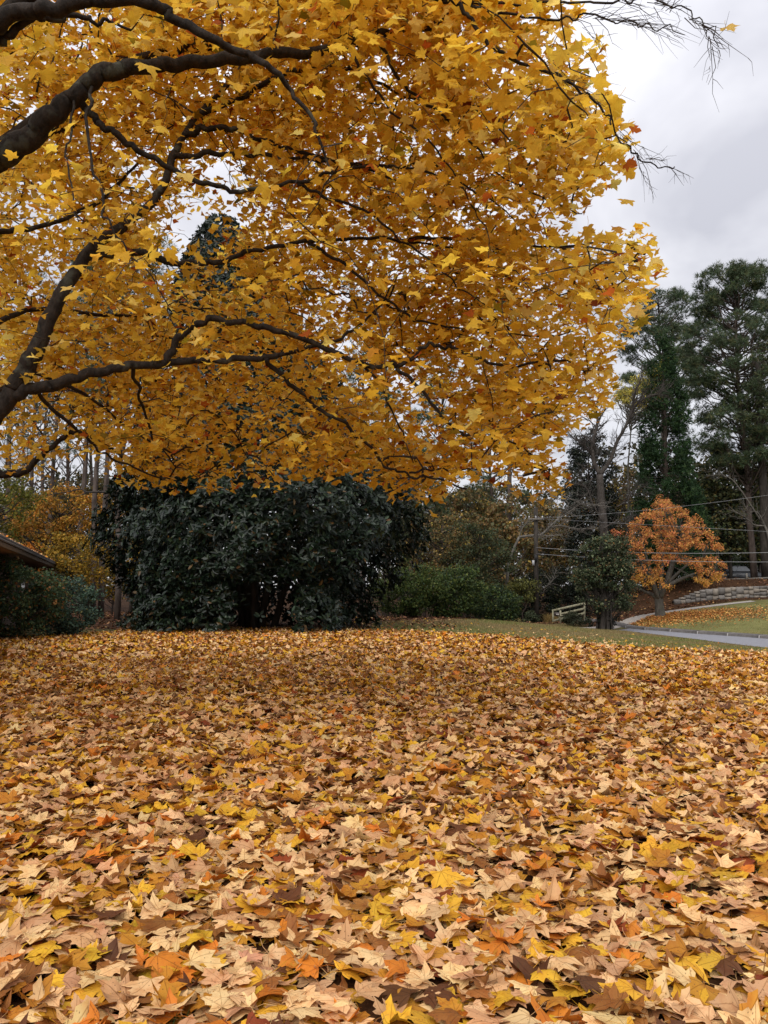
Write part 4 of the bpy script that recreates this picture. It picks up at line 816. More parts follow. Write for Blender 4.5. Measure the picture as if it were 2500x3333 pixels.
b = MB(); n = 1500; x = rng.uniform(-95, 95, n); y = rng.uniform(98, 128, n); top = 12 + 10 * vnoise(x * .09, y * .02, 17) + 3 * (vnoise(x * .4, y * .1, 18) - .5); cen = np.stack([x, y, gz(x, y) + .4 + rng.random(n) ** .9 * top], -1)
clump_leaves(b, cen, 1.6, 30, LEAF_T, .62, [s2l(84, 80, 56) * .7, s2l(66, 70, 52) * .7, s2l(110, 94, 62) * .7], [.4, .4, .2])
for i in range(90):
    x, y = rng.uniform(-90, 90), rng.uniform(94, 100); z = float(gz(x, y)); b.tube([[x, y, z - .2], [x + rng.normal(0, .3), y, z + 5], [x + rng.normal(0, .6), y, z + 11]], [.24, .18, .08], 5, np.array([.05, .042, .035, .5]), cap=False)
tag(b.build('far_woodland', M_LEAF), 'far belt of dull olive and brown woodland', 'woodland', kind='stuff')
# the low dead bough from the dark pine
b = MB(); t_ = thing('dead_bough', 'dark drooping dead bough hanging left of the magnolia', 'branch', P(388, 1610, 38))
p = P(np.array([392, 380, 330, 285, 262, 225, 150]), np.array([1618, 1606, 1601, 1602, 1592, 1600, 1612]), 37.8); b.tube(catmull(p, 5), np.linspace(.075, .015, 31), 6)
b.tube(P(np.array([262, 258, 240, 215]), np.array([1592, 1575, 1572, 1560]), 37.8), [.03, .025, .02, .01], 5); b.tube(P(np.array([285, 262, 232, 180]), np.array([1602, 1612, 1620, 1622]), 37.8), [.03, .02, .015, .008], 5); b.build('bough', M_DARKBARK, t_, True)

# middle -----------------------------------------------------------
GRB = [s2l(84, 102, 52) * .74, s2l(66, 84, 48) * .74, s2l(112, 120, 60) * .78, s2l(52, 68, 46) * .72]
decid('shrub', 'feathery bright green bush beside the magnolia at the lawn edge', (X(1330, 43), 43.2), 3.2, 1.45, (1.9, 1.4, 1.5), 120, 80, .12, GRB, [.5, .2, .25, .05], .05, .5, group='bushes along the lawn edge', cat='shrub', shell=.7, nb=40)
decid('shrub', 'mounded green bush in the middle of the lawn edge', (X(1480, 44), 44), 3.0, 1.3, (1.7, 1.3, 1.5), 110, 80, .12, GRB, [.4, .3, .15, .15], .05, .5, group='bushes along the lawn edge', cat='shrub', shell=.7, nb=40)
decid('shrub', 'low dark green bush at the end of the lawn edge row', (X(1610, 46), 46), 2.0, .9, (1.4, 1.2, 1.1), 80, 80, .12, GRB, [.2, .3, .1, .4], .05, .45, group='bushes along the lawn edge', cat='shrub', shell=.7, nb=30)
OLV = [s2l(112, 104, 68) * .85, s2l(130, 108, 70) * .85, s2l(98, 100, 66) * .85, s2l(152, 116, 72) * .85, s2l(184, 156, 76) * .85]
decid('vine_tree', 'dark vine-smothered tree standing behind the green bushes', (X(1560, 51), 51), 6.4, 3.5, (2.3, 1.8, 3.1), 150, 70, .14, [s2l(70, 80, 56) * .8, s2l(86, 92, 60) * .8, s2l(112, 100, 62) * .8], [.5, .35, .15], .14, .6, shell=.7)
decid('vine_tree', 'brown-leaved thicket of vines behind the magnolia edge', (X(1440, 52), 52), 7.6, 4.6, (2.3, 1.8, 2.8), 120, 60, .14, OLV, [.3, .25, .2, .15, .1], .14, .65, shell=.6)
for i, (px0, Y0, h, cz, axx, w_) in enumerate([(1380, 62, 12, 6.8, (3.2, 2.5, 4.2), [.35, .2, .35, .05, .05]), (1520, 66, 12, 6.5, (3.0, 2.5, 4.6), [.3, .3, .2, .1, .1]), (1650, 62, 11, 5.6, (2.6, 2.2, 4.3), [.25, .35, .15, .2, .05]), (1790, 70, 9.5, 5.0, (3.0, 2.4, 4.0), [.3, .3, .15, .2, .05]), (2040, 68, 12, 6.0, (2.6, 2.2, 5.0), [.3, .2, .2, .1, .2]), (1560, 82, 15, 8, (4, 3, 5), [.3, .25, .35, .05, .05]), (1750, 84, 12, 6, (4, 3, 5), [.3, .25, .35, .05, .05]), (1330, 84, 16, 8, (4, 3, 6), [.3, .25, .35, .05, .05]), (1950, 88, 12, 6, (4, 3, 5), [.3, .25, .35, .05, .05])]):
    LB = ['olive autumn tree rising just right of the magnolia', 'brown-olive woodland tree with thinning crown behind the vine tree', 'rust-tinged woodland tree behind the utility pole', 'low brown woodland tree right of the utility pole', 'olive-gold tree between bare trunk and tall cedar', 'far olive woodland tree behind the brown thicket', 'far woodland tree filling the gap behind the pole', 'far tall woodland tree beside the magnolia top', 'far woodland tree behind the dark evergreen'][i]
    decid('woodland_tree', LB, (X(px0, Y0), Y0), h, cz, axx, 130, 50, .25, OLV, w_, .15, .8, bark=M_PALEBARK if i in (2, 3) else M_TWIG, group='autumn woodland trees')
pine('pine_tree', 'dark pine half hidden behind the lower maple leaves', (X(1440, 66), 66), 22, 11, 3.2, 60, 24, 'woodland pines behind the maple', .25, .32)
pine('pine_tree', 'dark pine glimpsed through the right half of the maple', (X(1660, 64), 64), 27, 18, 2.6, 50, 24, 'woodland pines behind the maple', .25, .32)
pine('pine_tree', 'tall pine glimpsed through the middle of the maple crown', (X(1255, 62), 62), 36, 20, 3.2, 60, 22, 'woodland pines behind the maple', .3, .32)
for px0, Y0, h, c0, lb in ((1180, 60, 21, 7, 'dense dark pine behind the right shoulder of the magnolia'), (1335, 58, 17.5, 6, 'stout dark pine between magnolia and brown thicket'), (1600, 70, 19, 8, 'dark pine rising behind the rust-tinged woodland tree')):
    pine('pine_tree', lb, (X(px0, Y0), Y0), h, c0, 2.9, 75, 30, 'woodland pines behind the maple', .25, .36)
# ivy-covered stump
bs = G(X(1965, 41), 41.2); IVP = [s2l(84, 96, 66) * .62, s2l(64, 76, 54) * .62, s2l(124, 130, 96) * .7, s2l(132, 104, 68) * .78]
t = thing('ivy_tree', 'ivy-smothered bushy tree on a dark trunk at the road edge', 'tree', bs); tp = trunk_path(bs, bs + np.array([-.2, 0, 4.2]), wob=.15)
b = MB(); b.tube(tp, np.linspace(.36, .06, len(tp)), 9); b.build('trunk', M_DARKBARK, t, True)
IPOLY = np.array([(1845, 1885), (1862, 1835), (1850, 1800), (1885, 1782), (1905, 1760), (1945, 1752), (1975, 1735), (2015, 1738), (2042, 1765), (2050, 1800), (2072, 1840), (2062, 1880), (2078, 1930), (2052, 1975), (2015, 1985), (1998, 2010), (1975, 1985), (1940, 1990), (1915, 1960), (1880, 1955), (1866, 1925)], float)
ix = rng.uniform(1840, 2080, 3000); iy = rng.uniform(1735, 2010, 3000); k = in_poly(ix, iy, IPOLY) & (rng.random(3000) < np.clip(2.0 * vnoise(ix / 24, iy / 20, 66) - .35, .05, 1)) & (edge_px(ix, iy, IPOLY) > 26 * vnoise(ix / 16, iy / 16, 67) - 6); ix, iy = ix[k][:270], iy[k][:270]
cen = P(ix, iy, 41.2 + np.sqrt(np.clip(1 - ((ix - 1962) / 125) ** 2, .05, 1)) * 1.5 * rng.uniform(-1, .8, len(ix)))
b = MB(); branch_to(b, tp, cen[:90], .06); tag(b.build('branches', M_GBARK2, t, True), kind='stuff')
b = MB(); clump_leaves(b, cen, rng.uniform(.16, .5, len(cen)), 46, LEAF_T, .12, IVP, [.36, .36, .22, .06], csd=.3); tag(b.build('crown', M_LEAF, t), kind='stuff')
b = MB()
for i in range(60):
    a = rng.uniform(0, 6.28); z0 = rng.uniform(1.2, 2.6); p0 = bs + np.array([np.cos(a) * .75 - .1, np.sin(a) * .6 - .35, z0]); b.tube([p0, p0 + np.array([rng.normal(0, .15), rng.normal(-.1, .1), -.35]), p0 + np.array([rng.normal(0, .25), rng.normal(0, .1), -rng.uniform(.5, 1.0)])], [.012, .010, .006], 3, cap=False)
for i in range(26):
    a = rng.uniform(0, 6.28); rr = .32; p0 = bs + np.array([np.cos(a) * rr * 1.3, np.sin(a) * rr * 1.3, -.1]); b.tube([p0, bs + np.array([np.cos(a) * rr, np.sin(a) * rr, .9]), bs + np.array([np.cos(a + .6) * rr * 1.8, np.sin(a + .6) * rr, 2.0])], [.05, .04, .03], 4, cap=False)
tag(b.build('dead_vines', M_GBARK2, t, True), kind='stuff')
b = MB(); cen = bs + np.stack([rng.normal(0, .38, 26), rng.normal(-.1, .3, 26), rng.uniform(.1, 1.2, 26)], -1); clump_leaves(b, cen, .22, 40, LEAF_T, .09, [s2l(46, 56, 40) * .7, s2l(34, 42, 32) * .7], [1, 1]); tag(b.build('ivy', M_LEAF, t), kind='stuff')
DRK = [s2l(44, 52, 38) * .6, s2l(34, 42, 32) * .6, s2l(86, 88, 52) * .65]
decid('shrub', 'dark tangled shrub behind the utility pole and fence', (X(1730, 53), 53), 3.6, 1.8, (1.9, 1.4, 1.7), 110, 70, .12, DRK, [.45, .4, .15], .08, .45, group='dark thicket by the fence', cat='shrub', shell=.6, bark=M_DARKBARK)
decid('shrub', 'dark evergreen shrub crowding behind the wooden fence', (X(1850, 54), 54), 3.9, 2.0, (1.9, 1.4, 1.9), 130, 70, .12, DRK, [.5, .45, .05], .08, .45, group='dark thicket by the fence', cat='shrub', shell=.6, bark=M_DARKBARK)
decid('shrub', 'small yellowing shrub beside the utility pole foot', (X(1700, 50), 50), 3.3, 2.2, (1.0, .8, .8), 40, 60, .11, [s2l(120, 118, 60) * .75, s2l(86, 90, 50) * .75], [.5, .5], .05, .4, group='dark thicket by the fence', cat='shrub')
decid('shrub', 'low grey-green shrub in front of the wooden fence', (X(1865, 45.5), 45.5), .8, .36, (.75, .5, .4), 40, 50, .09, [s2l(84, 88, 64) * .7, s2l(64, 70, 52) * .7], [.5, .5], .02, .22, cat='shrub', nb=12)
decid('shrub', 'tiny leafy shrub at the foot of the utility pole', (X(1722, 48.6), 48.6), .8, .38, (.55, .4, .42), 30, 50, .09, [s2l(92, 100, 70) * .75, s2l(64, 74, 52) * .7], [.5, .5], .02, .2, cat='shrub', nb=12)
b = MB(); gx0, gy0 = X(1793, 51), 51.2; n = 900; x = gx0 + rng.normal(0, .16, n); y = gy0 + rng.normal(0, .12, n); cc, _ = colours(n, [s2l(190, 160, 100) * .7, s2l(150, 128, 80) * .7], [1, 1], .12); z = gz(x, y); h = rng.uniform(.3, .75, n)
V_, T_, C_ = blades(x, y, h, cc, .012); b.add(V_, T_, C_); tag(b.build('dry_grass_clump', M_GRASS), 'tan clump of dry ornamental grass behind the fence end', 'grass')
# dark evergreen behind the bare tree
t, tp = decid('evergreen_tree', 'dark narrow evergreen behind the bare grey tree', (X(1925, 62), 62), 14, 7.2, (2.1, 1.9, 6.2), 230, 75, .17, [s2l(48, 56, 44) * .6, s2l(38, 46, 38) * .6, s2l(80, 84, 66) * .65], [.5, .42, .08], .16, .6, bark=M_DARKBARK, shell=.7, mat=M_MAG)
# bare tree
def bare(name, label, mains, bark, nsub, ln, group=None, depth=2):
    base = np.array(mains[0][0][0]); t = thing(name, label, 'tree', base, group)
    tw_ = MB()
    def sub(p, q, n, l, r, dep):
        d = q - p
        for _ in range(n):
            f = rng.uniform(.2, 1); a = p + d * f; dr = d / (np.linalg.norm(d) + 1e-6) + rng.normal(0, .65, 3) + np.array([0, 0, .15]); dr /= np.linalg.norm(dr); L_ = l * rng.uniform(.5, 1.2)
            m1 = a + dr * L_ * .5 + rng.normal(0, .07 * L_, 3); e = a + dr * L_ + rng.normal(0, .1 * L_, 3); tw_.tube([a, m1, e], [r, r * .7, r * .35], 4, cap=False)
            if dep: sub(a, e, 3, l * .6, r * .55, dep - 1)
    for i, (pts, r0, r1) in enumerate(mains):
        c = catmull(pts, 6); b = MB(); b.tube(c, np.linspace(r0, r1, len(c)), 8); b.build('trunk' if i == 0 else 'limb', bark, t, True)
        if i:
            for j in range(2, len(c) - 1, 2): sub(c[j], c[j + 1], nsub, ln, max(r1, .02), depth)
    tag(tw_.build('twigs', bark, t), kind='stuff'); return t
def PP(l, Y): return [P(a, b_, Y) for a, b_ in l]
zb = G(X(1978, 56), 56)
bare('bare_tree', 'tall bare grey tree forking above the ivy bush', [([zb] + PP([(1972, 1850), (1968, 1750), (1958, 1640), (1952, 1545)], 56), .40, .24), (PP([(1952, 1545), (1930, 1490), (1932, 1430), (1945, 1375), (1932, 1310)], 56), .17, .05), (PP([(1952, 1545), (1985, 1500), (2008, 1440), (2035, 1390), (2062, 1330), (2110, 1290), (2150, 1285)], 56), .16, .03), (PP([(2035, 1390), (2060, 1350), (2065, 1290), (2090, 1220)], 56), .08, .03), (PP([(1932, 1490), (1900, 1450), (1860, 1420), (1830, 1380)], 56), .07, .02), (PP([(1962, 1700), (1930, 1640), (1910, 1590), (1880, 1575)], 55.5), .07, .02), (PP([(1965, 1720), (2000, 1700), (2030, 1705), (2060, 1680)], 55.5), .06, .02), (PP([(2008, 1650), (2040, 1630), (2060, 1600), (2095, 1580)], 55.8), .05, .02)], M_GBARK2, 3, 1.3)
zb = G(X(1640, 54), 54)
bare('dead_tree', 'pale dead tree with a long crooked limb across the utility pole', [([zb] + PP([(1650, 1900), (1660, 1820), (1690, 1748)], 53), .13, .08), (PP([(1690, 1748), (1740, 1742), (1765, 1738), (1800, 1705), (1830, 1680), (1862, 1660), (1900, 1640), (1990, 1650)], 53), .09, .02), (PP([(1785, 1715), (1830, 1712), (1880, 1722), (1935, 1720)], 53), .05, .02), (PP([(1760, 1740), (1790, 1745), (1830, 1738)], 53), .05, .02), (PP([(1690, 1748), (1700, 1720), (1712, 1705)], 53), .04, .015), (PP([(1800, 1705), (1850, 1640), (1790, 1610)], 53), .04, .015), (PP([(1830, 1612), (1870, 1630), (1930, 1655)], 53), .04, .02), (PP([(1690, 1945), (1740, 1930), (1790, 1900), (1812, 1855)], 52), .03, .012)], M_PALEBARK, 2, 1.0, depth=1)

# right side -------------------------------------------------------
# tall cedar
cb_ = G(X(2178, 59), 59); t = thing('cedar_tree', 'tall conical dark green cedar above the orange tree', 'tree', cb_); H = 19.6
tp = trunk_path(cb_, cb_ + np.array([0, 0, H * .97]), wob=.08); b = MB(); b.tube(tp, np.linspace(.3, .03, len(tp)), 8); b.build('trunk', M_PINEBARK, t, True)
n = 560; u = 1 - np.sqrt(rng.random(n)) * .97; u = np.clip(u + .02, .05, .995); a = rng.uniform(0, 6.28, n); rr = (3.1 * (1 - u) ** .62) * (.55 + .45 * rng.random(n)) * (.8 + .4 * vnoise(a * 2, u * 14, 91))
cen = cb_ + np.stack([np.cos(a) * rr, np.sin(a) * rr, u * H], -1); b = MB(); branch_to(b, tp, cen[:200], .04, (.0, .3)); tag(b.build('branches', M_PINEBARK, t, True), kind='stuff')
npt = 30; ids = np.repeat(np.arange(n), npt); m = len(ids); v = rdir(m) * rng.random((m, 1)) ** .5; p = cen[ids] + v * np.array([.5, .5, .62]); od = np.stack([np.cos(a), np.sin(a), 0 * a + .7], -1)
cc, _ = colours(m, [s2l(52, 78, 46) * .8, s2l(42, 64, 40) * .8, s2l(72, 96, 54) * .8], [.45, .35, .2], .14); b = MB(); spread(b, [needle_tpl(6, .09, 3) for _ in range(4)], p, frames(rdir(m), od[ids] + rng.normal(0, .4, (m, 3))), np.clip(rng.normal(.28, .05, m), .15, .42), cc); tag(b.build('crown', M_NEEDLE, t), kind='stuff')
# yellow-green leaning crown
t, tp = decid('willow_tree', 'loose yellow-green tree top leaning against the dark cedar', (X(2030, 60), 60), 17, 15.2, (1.9, 1.3, 1.3), 46, 55, .13, [s2l(190, 176, 84) * .9, s2l(150, 146, 74) * .9, s2l(210, 186, 90) * .9], [.45, .4, .15], .12, .6, off=(1.4, 0), bark=M_GREYBARK)
b = MB(); clump_leaves(b, P(np.array([2170, 2150, 2125, 2110, 2080, 2160, 2060, 2030]), np.array([1180, 1200, 1215, 1250, 1240, 1225, 1275, 1290]), 60), .8, 150, LEAF_T, .17, [s2l(204, 188, 84) * .9, s2l(164, 158, 76) * .9], [.6, .4]); tag(b.build('foliage', M_LEAF, t), kind='stuff')
pine('pine_tree', 'smaller pine with a tufted flat crown behind the cedar', (X(2172, 76), 76), 29.0, 18, 4.2, 150, 46, 'tall pines against the sky', .26, .42, off=0)
pine('pine_tree', 'tallest broad-crowned pine beside the pale sky gap', (X(2452, 63), 63), 25.3, 9, 4.5, 330, 39, 'tall pines against the sky', .28, .42, off=-.55, gap=lambda c: (vnoise(c[:, 0] * .8, c[:, 2] * .9, 99) < .22))
pine('pine_tree', 'bushy pine leaning in beside the tallest pine', (X(2610, 66), 66), 22, 9, 4.2, 120, 40, 'tall pines against the sky', .28, .42)
RW = [s2l(92, 96, 62) * .82, s2l(74, 84, 56) * .82, s2l(120, 108, 66) * .82, s2l(58, 68, 52) * .75, s2l(134, 132, 66) * .85]
for i, (px0, Y0, h, cz, axx, w_) in enumerate([(2290, 68, 10, 5.2, (2.6, 2.0, 4.2), [.3, .4, .1, .2, 0]), (2375, 64.5, 11, 6.2, (2.6, 1.6, 4.6), [.35, .25, .15, .2, .05]), (2470, 66, 11, 6.0, (2.4, 2, 4.4), [.3, .2, .2, .15, .15]), (2580, 70, 12, 6.4, (3, 2.4, 5), [.3, .2, .1, .1, .3]), (2230, 72, 12, 5.8, (2.6, 2.2, 5), [.25, .3, .2, .25, 0]), (2420, 86, 12, 6.5, (4, 3, 5), [.3, .3, .1, .3, 0]), (2560, 90, 13, 6.5, (4.5, 3, 6), [.3, .3, .1, .3, 0]), (2130, 80, 11, 5, (3.5, 3, 5), [.3, .3, .1, .3, 0])]):
    LB = ['dark green leafy tree directly behind the orange tree', 'mixed olive tree over the parked car', 'olive and yellow tree before the tallest pine trunk', 'yellow-green tree at the far end of the stone wall', 'dark tree filling the gap below the cedar', 'shadowy woodland tree beyond the parked car', 'shadowy woodland tree beyond the stone wall end', 'shadowy woodland tree behind the cedar foot'][i]
    decid('woodland_tree', LB, (X(px0, Y0), Y0), h, cz, axx, 130, 50, .26, RW, w_, .16, .8, group='woodland trees behind the bank', bark=M_DARKBARK)
for px0, Y0, lb in ((2330, 76, 'dark laurel shrub behind the parked car bonnet'), (2430, 77, 'dark laurel shrub behind the parked car boot'), (2540, 76, 'dark laurel shrub beside the thick dark trunk')):
    decid('shrub', lb, (X(px0, Y0), Y0), 3.4, 1.6, (2.2, 1.2, 1.7), 70, 60, .2, RW[:4], [.2, .4, 0, .4], .06, .6, group='shrubs beyond the bank', cat='shrub', shell=.6, nb=10)
zb = G(X(2520, 62), 62)
bare('dead_tree', 'bare tree reaching pale crooked boughs over the brown bank', [([zb] + PP([(2512, 1800), (2500, 1740), (2490, 1712)], 61), .14, .09), (PP([(2490, 1712), (2455, 1708), (2435, 1690), (2420, 1680), (2385, 1660)], 61), .06, .02), (PP([(2512, 1760), (2470, 1672), (2440, 1665), (2420, 1640)], 61), .05, .02), (PP([(2500, 1730), (2400, 1580), (2360, 1550), (2340, 1545), (2300, 1550)], 61.5), .06, .02)], M_PALEBARK, 2, .9, depth=1)
b_ = G(X(2492, 61.5), 61.5); t = thing('pine_tree', 'thick dark trunk rising from the brown bank by the wall', 'tree', b_); b = MB(); p = trunk_path(b_, b_ + np.array([.1, 0, 17]), wob=.1); b.tube(p, np.linspace(.38, .2, len(p)), 10); b.build('trunk', M_DARKBARK, t, True)
b = MB(); cen = b_ + np.stack([rng.normal(0, 1.3, 40), rng.normal(0, 1.3, 40), rng.uniform(12, 18, 40)], -1); clump_leaves(b, cen, .8, 40, LEAF_T, .2, RW[:2], [1, 1]); tag(b.build('crown', M_LEAF, t), kind='stuff')

# orange ornamental tree
ob = G(X(2142, 46.5), 46.5); t = thing('cherry_tree', 'rounded orange-leaved ornamental tree on short grey trunk', 'tree', ob)
b = MB(); b.tube(catmull([ob + [0, 0, -.2], ob + [0, 0, .1], ob + [-.03, 0, .6], ob + [-.05, 0, 1.05]], 5), np.interp(np.linspace(0, 1, 16), [0, .3, .6, 1], [.42, .31, .25, .25]), 12); b.build('trunk', M_GREYBARK, t, True)
LMB = [[(-.05, 0, .95), (-.5, -.1, 1.25), (-1.1, -.2, 1.5), (-1.7, -.3, 2.1)], [(-.05, 0, .9), (.35, -.1, 1.7), (.9, -.1, 2.3), (1.7, -.2, 3.0), (2.5, -.3, 3.4)], [(-.1, 0, .95), (-.3, 0, 1.9), (-.6, .1, 3.2), (-.9, .1, 4.6)], [(0, .05, .95), (.2, .2, 2.0), (.35, .2, 3.6), (.2, .2, 5.6)], [(.2, -.1, 1.4), (.8, .4, 2.7), (1.3, .5, 4.0), (1.6, .4, 4.9)], [(-.1, -.1, 1), (-.7, -.6, 2.1), (-1.3, -.8, 3.1), (-1.7, -.6, 3.9)], [(0, -.1, 1), (.3, -.8, 2.2), (.6, -1.2, 3.4), (.7, -1.2, 4.4)], [(.35, -.1, 1.7), (1.3, -.2, 2.15), (2.3, -.2, 2.5), (3.2, -.2, 2.7)]]
oln = []
for l in LMB:
    c = catmull([ob + np.array(q) for q in l], 6); b = MB(); b.tube(c, np.linspace(.14, .025, len(c)), 7); b.build('limb', M_GREYBARK, t, True); oln += list(c[5:])
oln = np.array(oln); ORC = []
pxs = rng.uniform(1985, 2360, 4000); pys = rng.uniform(1615, 1960, 4000)
OPOLY = np.array([(2150, 1612), (2185, 1640), (2240, 1665), (2300, 1700), (2320, 1740), (2345, 1780), (2360, 1840), (2355, 1880), (2300, 1900), (2240, 1885), (2200, 1900), (2180, 1925), (2110, 1930), (2070, 1950), (2060, 1900), (2045, 1830), (2040, 1790), (1995, 1760), (1992, 1730), (2050, 1715), (2080, 1680), (2120, 1650)], float)
k = in_poly(pxs, pys, OPOLY) & ~(np.hypot((pxs - 2205) / 55, (pys - 1870) / 40) < 1) & ~(np.hypot((pxs - 2290) / 40, (pys - 1800) / 16) < 1) & (rng.random(4000) < np.clip(1.9 * vnoise(pxs / 20, pys / 15, 77) - .35, .06, 1)); pxs, pys = pxs[k][:380], pys[k][:380]
wd = 1 - ((pxs - 2170) / 210) ** 2; dYo = 46.5 + np.sqrt(np.clip(wd, .05, 1)) * 2.6 * rng.uniform(-1.05, .55, len(pxs)); cen = P(pxs, pys, dYo)
b = MB()
for c in cen:
    j = int(np.argmin(((oln - c) ** 2).sum(1))); a_ = oln[j]; b.tube([a_, (a_ + c) / 2 + rng.normal(0, .08, 3), c], [.018, .012, .006], 4, cap=False)
tag(b.build('twigs', M_GREYBARK, t), kind='stuff')
ORP = [s2l(214, 144, 82) * .85, s2l(200, 126, 76) * .85, s2l(220, 166, 88) * .85, s2l(186, 146, 70) * .85, s2l(206, 116, 92) * .8]
b = MB(); redl = pxs < 2045
ylw = (pys > 1868) & ~redl; mid_ = ~redl & ~ylw; clump_leaves(b, cen[mid_], .27, 30, LEAF_T, .105, ORP, [.42, .28, .2, .06, .04], up=.3); clump_leaves(b, cen[ylw], .27, 28, LEAF_T, .105, [s2l(224, 170, 84) * .85, s2l(208, 158, 70) * .85, s2l(216, 144, 84) * .85], [.4, .35, .25], up=.3); clump_leaves(b, cen[redl], .27, 32, LEAF_T, .11, ORP, [.2, .35, .0, .0, .45], up=.3); tag(b.build('crown', M_LEAF, t), kind='stuff')
b = MB(); n = 9000; x = ob[0] + rng.normal(0.6, 2.9, n); y = ob[1] + rng.normal(-.6, 1.5, n); k = (x > edge_dist(x, y, ROAD_FAR) + .5) & (y < np.interp(x, pc[:, 0], pc[:, 1]) - .5); x, y = x[k], y[k]; pos, rot = lay(x, y, .4, .03); cc, _ = colours(len(x), [s2l(208, 150, 84) * .8, s2l(190, 122, 68) * .8, s2l(226, 182, 104) * .8, s2l(154, 100, 62) * .8], [.4, .25, .2, .15], .12)
spread(b, LEAF_T, pos, rot, np.full(len(x), .11), cc); tag(b.build('leaf_litter', M_FALLEN_FAR), 'orange leaves scattered over grass under the orange tree', 'leaf litter', kind='stuff')
# pine straw and leaf crumbs on the woodland floor and the bank
b = MB(); n = 26000; x = rng.uniform(-24, 34, n); y = rng.uniform(31, 62, n); k = (np.where(x < 3, y > np.where(x < -10, 29, 31.5), (y > 41.5 + (x - 3) * .9)) & (x < 11.5)) | ((x > 11.5) & (y > np.interp(x, pc[:, 0], pc[:, 1]) + .8)); x, y = x[k], y[k]; pos, rot = lay(x, y, .5, .04); cc, _ = colours(len(x), [s2l(128, 88, 62) * .75, s2l(96, 66, 50) * .75, s2l(170, 132, 88) * .75], [.5, .35, .15], .15); spread(b, LEAF_T, pos, rot, rng.uniform(.1, .2, len(x)), cc)
tag(b.build('leaf_litter', M_FALLEN_FAR), 'brown leaf litter on the woodland floor and bank', 'leaf litter', kind='stuff')

# ------------------------------------------------------------------ stone wall, fence, pole, wires, house, car
M_STONE = [plain_mat('stone_' + k, a, c, 5, .9, .6) for k, a, c in (('grey', (.12, .11, .098), (.23, .21, .19)), ('tan', (.15, .13, .105), (.27, .235, .195)), ('dark', (.085, .078, .07), (.165, .15, .135)))]
M_MORTAR = plain_mat('stone_mortar', (.03, .026, .023), (.06, .053, .047), 12, .95, .5)
wp = np.array([P(2195, 1978, 54)[:2], P(2330, 1966, 54.2)[:2], P(2500, 1950, 54.2)[:2], P(2680, 1940, 53.5)[:2]]); wc = catmull(np.hstack([wp, np.zeros((4, 1))]), 12)[:, :2]; ws = np.concatenate([[0], np.cumsum(np.linalg.norm(np.diff(wc, axis=0), axis=1))])
def wat(s): return np.array([np.interp(s, ws, wc[:, 0]), np.interp(s, ws, wc[:, 1])])
wall = thing('stone_wall', 'low dry-laid grey stone retaining wall below the brown bank', 'wall', G(*wp[0]))
HW = .74; b = MB(); vs = []
def wtop(s): return HW * np.clip(.35 + s / 3.0, 0, 1)
for s in ws:
    p = wat(s); z = float(gz(*p)) - .2
    for o, h in ((.06, 0), (.06, .17 + wtop(s)), (.4, .17 + wtop(s)), (.4, 0)): vs.append([p[0], p[1] + o, z + h])
T = []
for i in range(len(ws) - 1):
    for j in range(3): k = i * 4 + j; T += [[k, k + 4, k + 5], [k, k + 5, k + 1]]
b.add(vs, T); b.build('mortar_core', M_MORTAR, wall)
def stone(x0, x1, z0, z1, smid, front=.0):
    """a roughly squared block in wall coordinates"""
    jx = (x1 - x0) * .10; jz = (z1 - z0) * .12; bb = MB(); pts = []
    for y in (-.05 - rng.random() * .05, .2):
        for (u, v) in ((x0, z0), (x1, z0), (x1, z1), (x0, z1)):
            s = u + rng.normal(0, jx * .5); h = v + rng.normal(0, jz * .5); p = wat(s); pts.append([p[0], p[1] + y, float(gz(*wat(smid))) + h])
    P8 = np.array(pts); cf = P8[:4].mean(0) + np.array([0, -.035, 0]); Vv = np.vstack([P8, cf])
    T = [[8, 0, 1], [8, 1, 2], [8, 2, 3], [8, 3, 0], [0, 4, 5], [0, 5, 1], [1, 5, 6], [1, 6, 2], [2, 6, 7], [2, 7, 3], [3, 7, 4], [3, 4, 0]]
    bb.add(Vv, T); bb.build('stone', M_STONE[rng.integers(3)], wall)
s = 0.02
while s < ws[-1] - .4:
    cw = rng.uniform(.30, .62); hgt = wtop(s + cw / 2); z = -.05
    while z < hgt - .06:
        hh = rng.uniform(.17, .42); hh = min(hh, hgt + .03 - z)
        if hgt - (z + hh) < .12: hh = hgt + .02 - z
        if hh < .26 and cw > .5 and rng.random() < .6:
            f = rng.uniform(.35, .65); stone(s, s + cw * f - .02, z, z + hh - .025, s + cw / 2); stone(s + cw * f + .01, s + cw - .02, z, z + hh - .025, s + cw / 2)
        else: stone(s, s + cw - .025, z, z + hh - .025, s + cw / 2)
        z += hh
    s += cw

M_WOOD = bark_mat('weathered_wood', (.19, .18, .115), (.34, .32, .22), 9, .15, .3)
M_WOODG = bark_mat('grey_wood', (.10, .09, .078), (.2, .185, .16), 9, .15, .3)
fb = P(1800, 2028, 50); fence = thing('rail_fence', 'weathered pale three-rail wooden fence at the dark thicket', 'fence', fb)
def fpost(px, pt, pbm, Y, w, parent, name='post', mat=M_WOOD):
    a = P(px, pbm, Y); c = P(px, pt, Y); a[2] = min(a[2], float(gz(a[0], a[1]))) - .15; bb = MB(); bb.beam(a, c, w, w); bb.build(name, mat, parent)
fpost(1800, 1984, 2028, 50, .10, fence); fpost(1902, 1962, 2012, 50, .10, fence)
for a, c in (((1801, 1987), (1902, 1964)), ((1824, 1999), (1902, 1981)), ((1801, 2021), (1902, 1996))):
    bb = MB(); bb.beam(P(*a, 49.9), P(*c, 49.9), .05, .13); bb.build('rail', M_WOOD, fence)
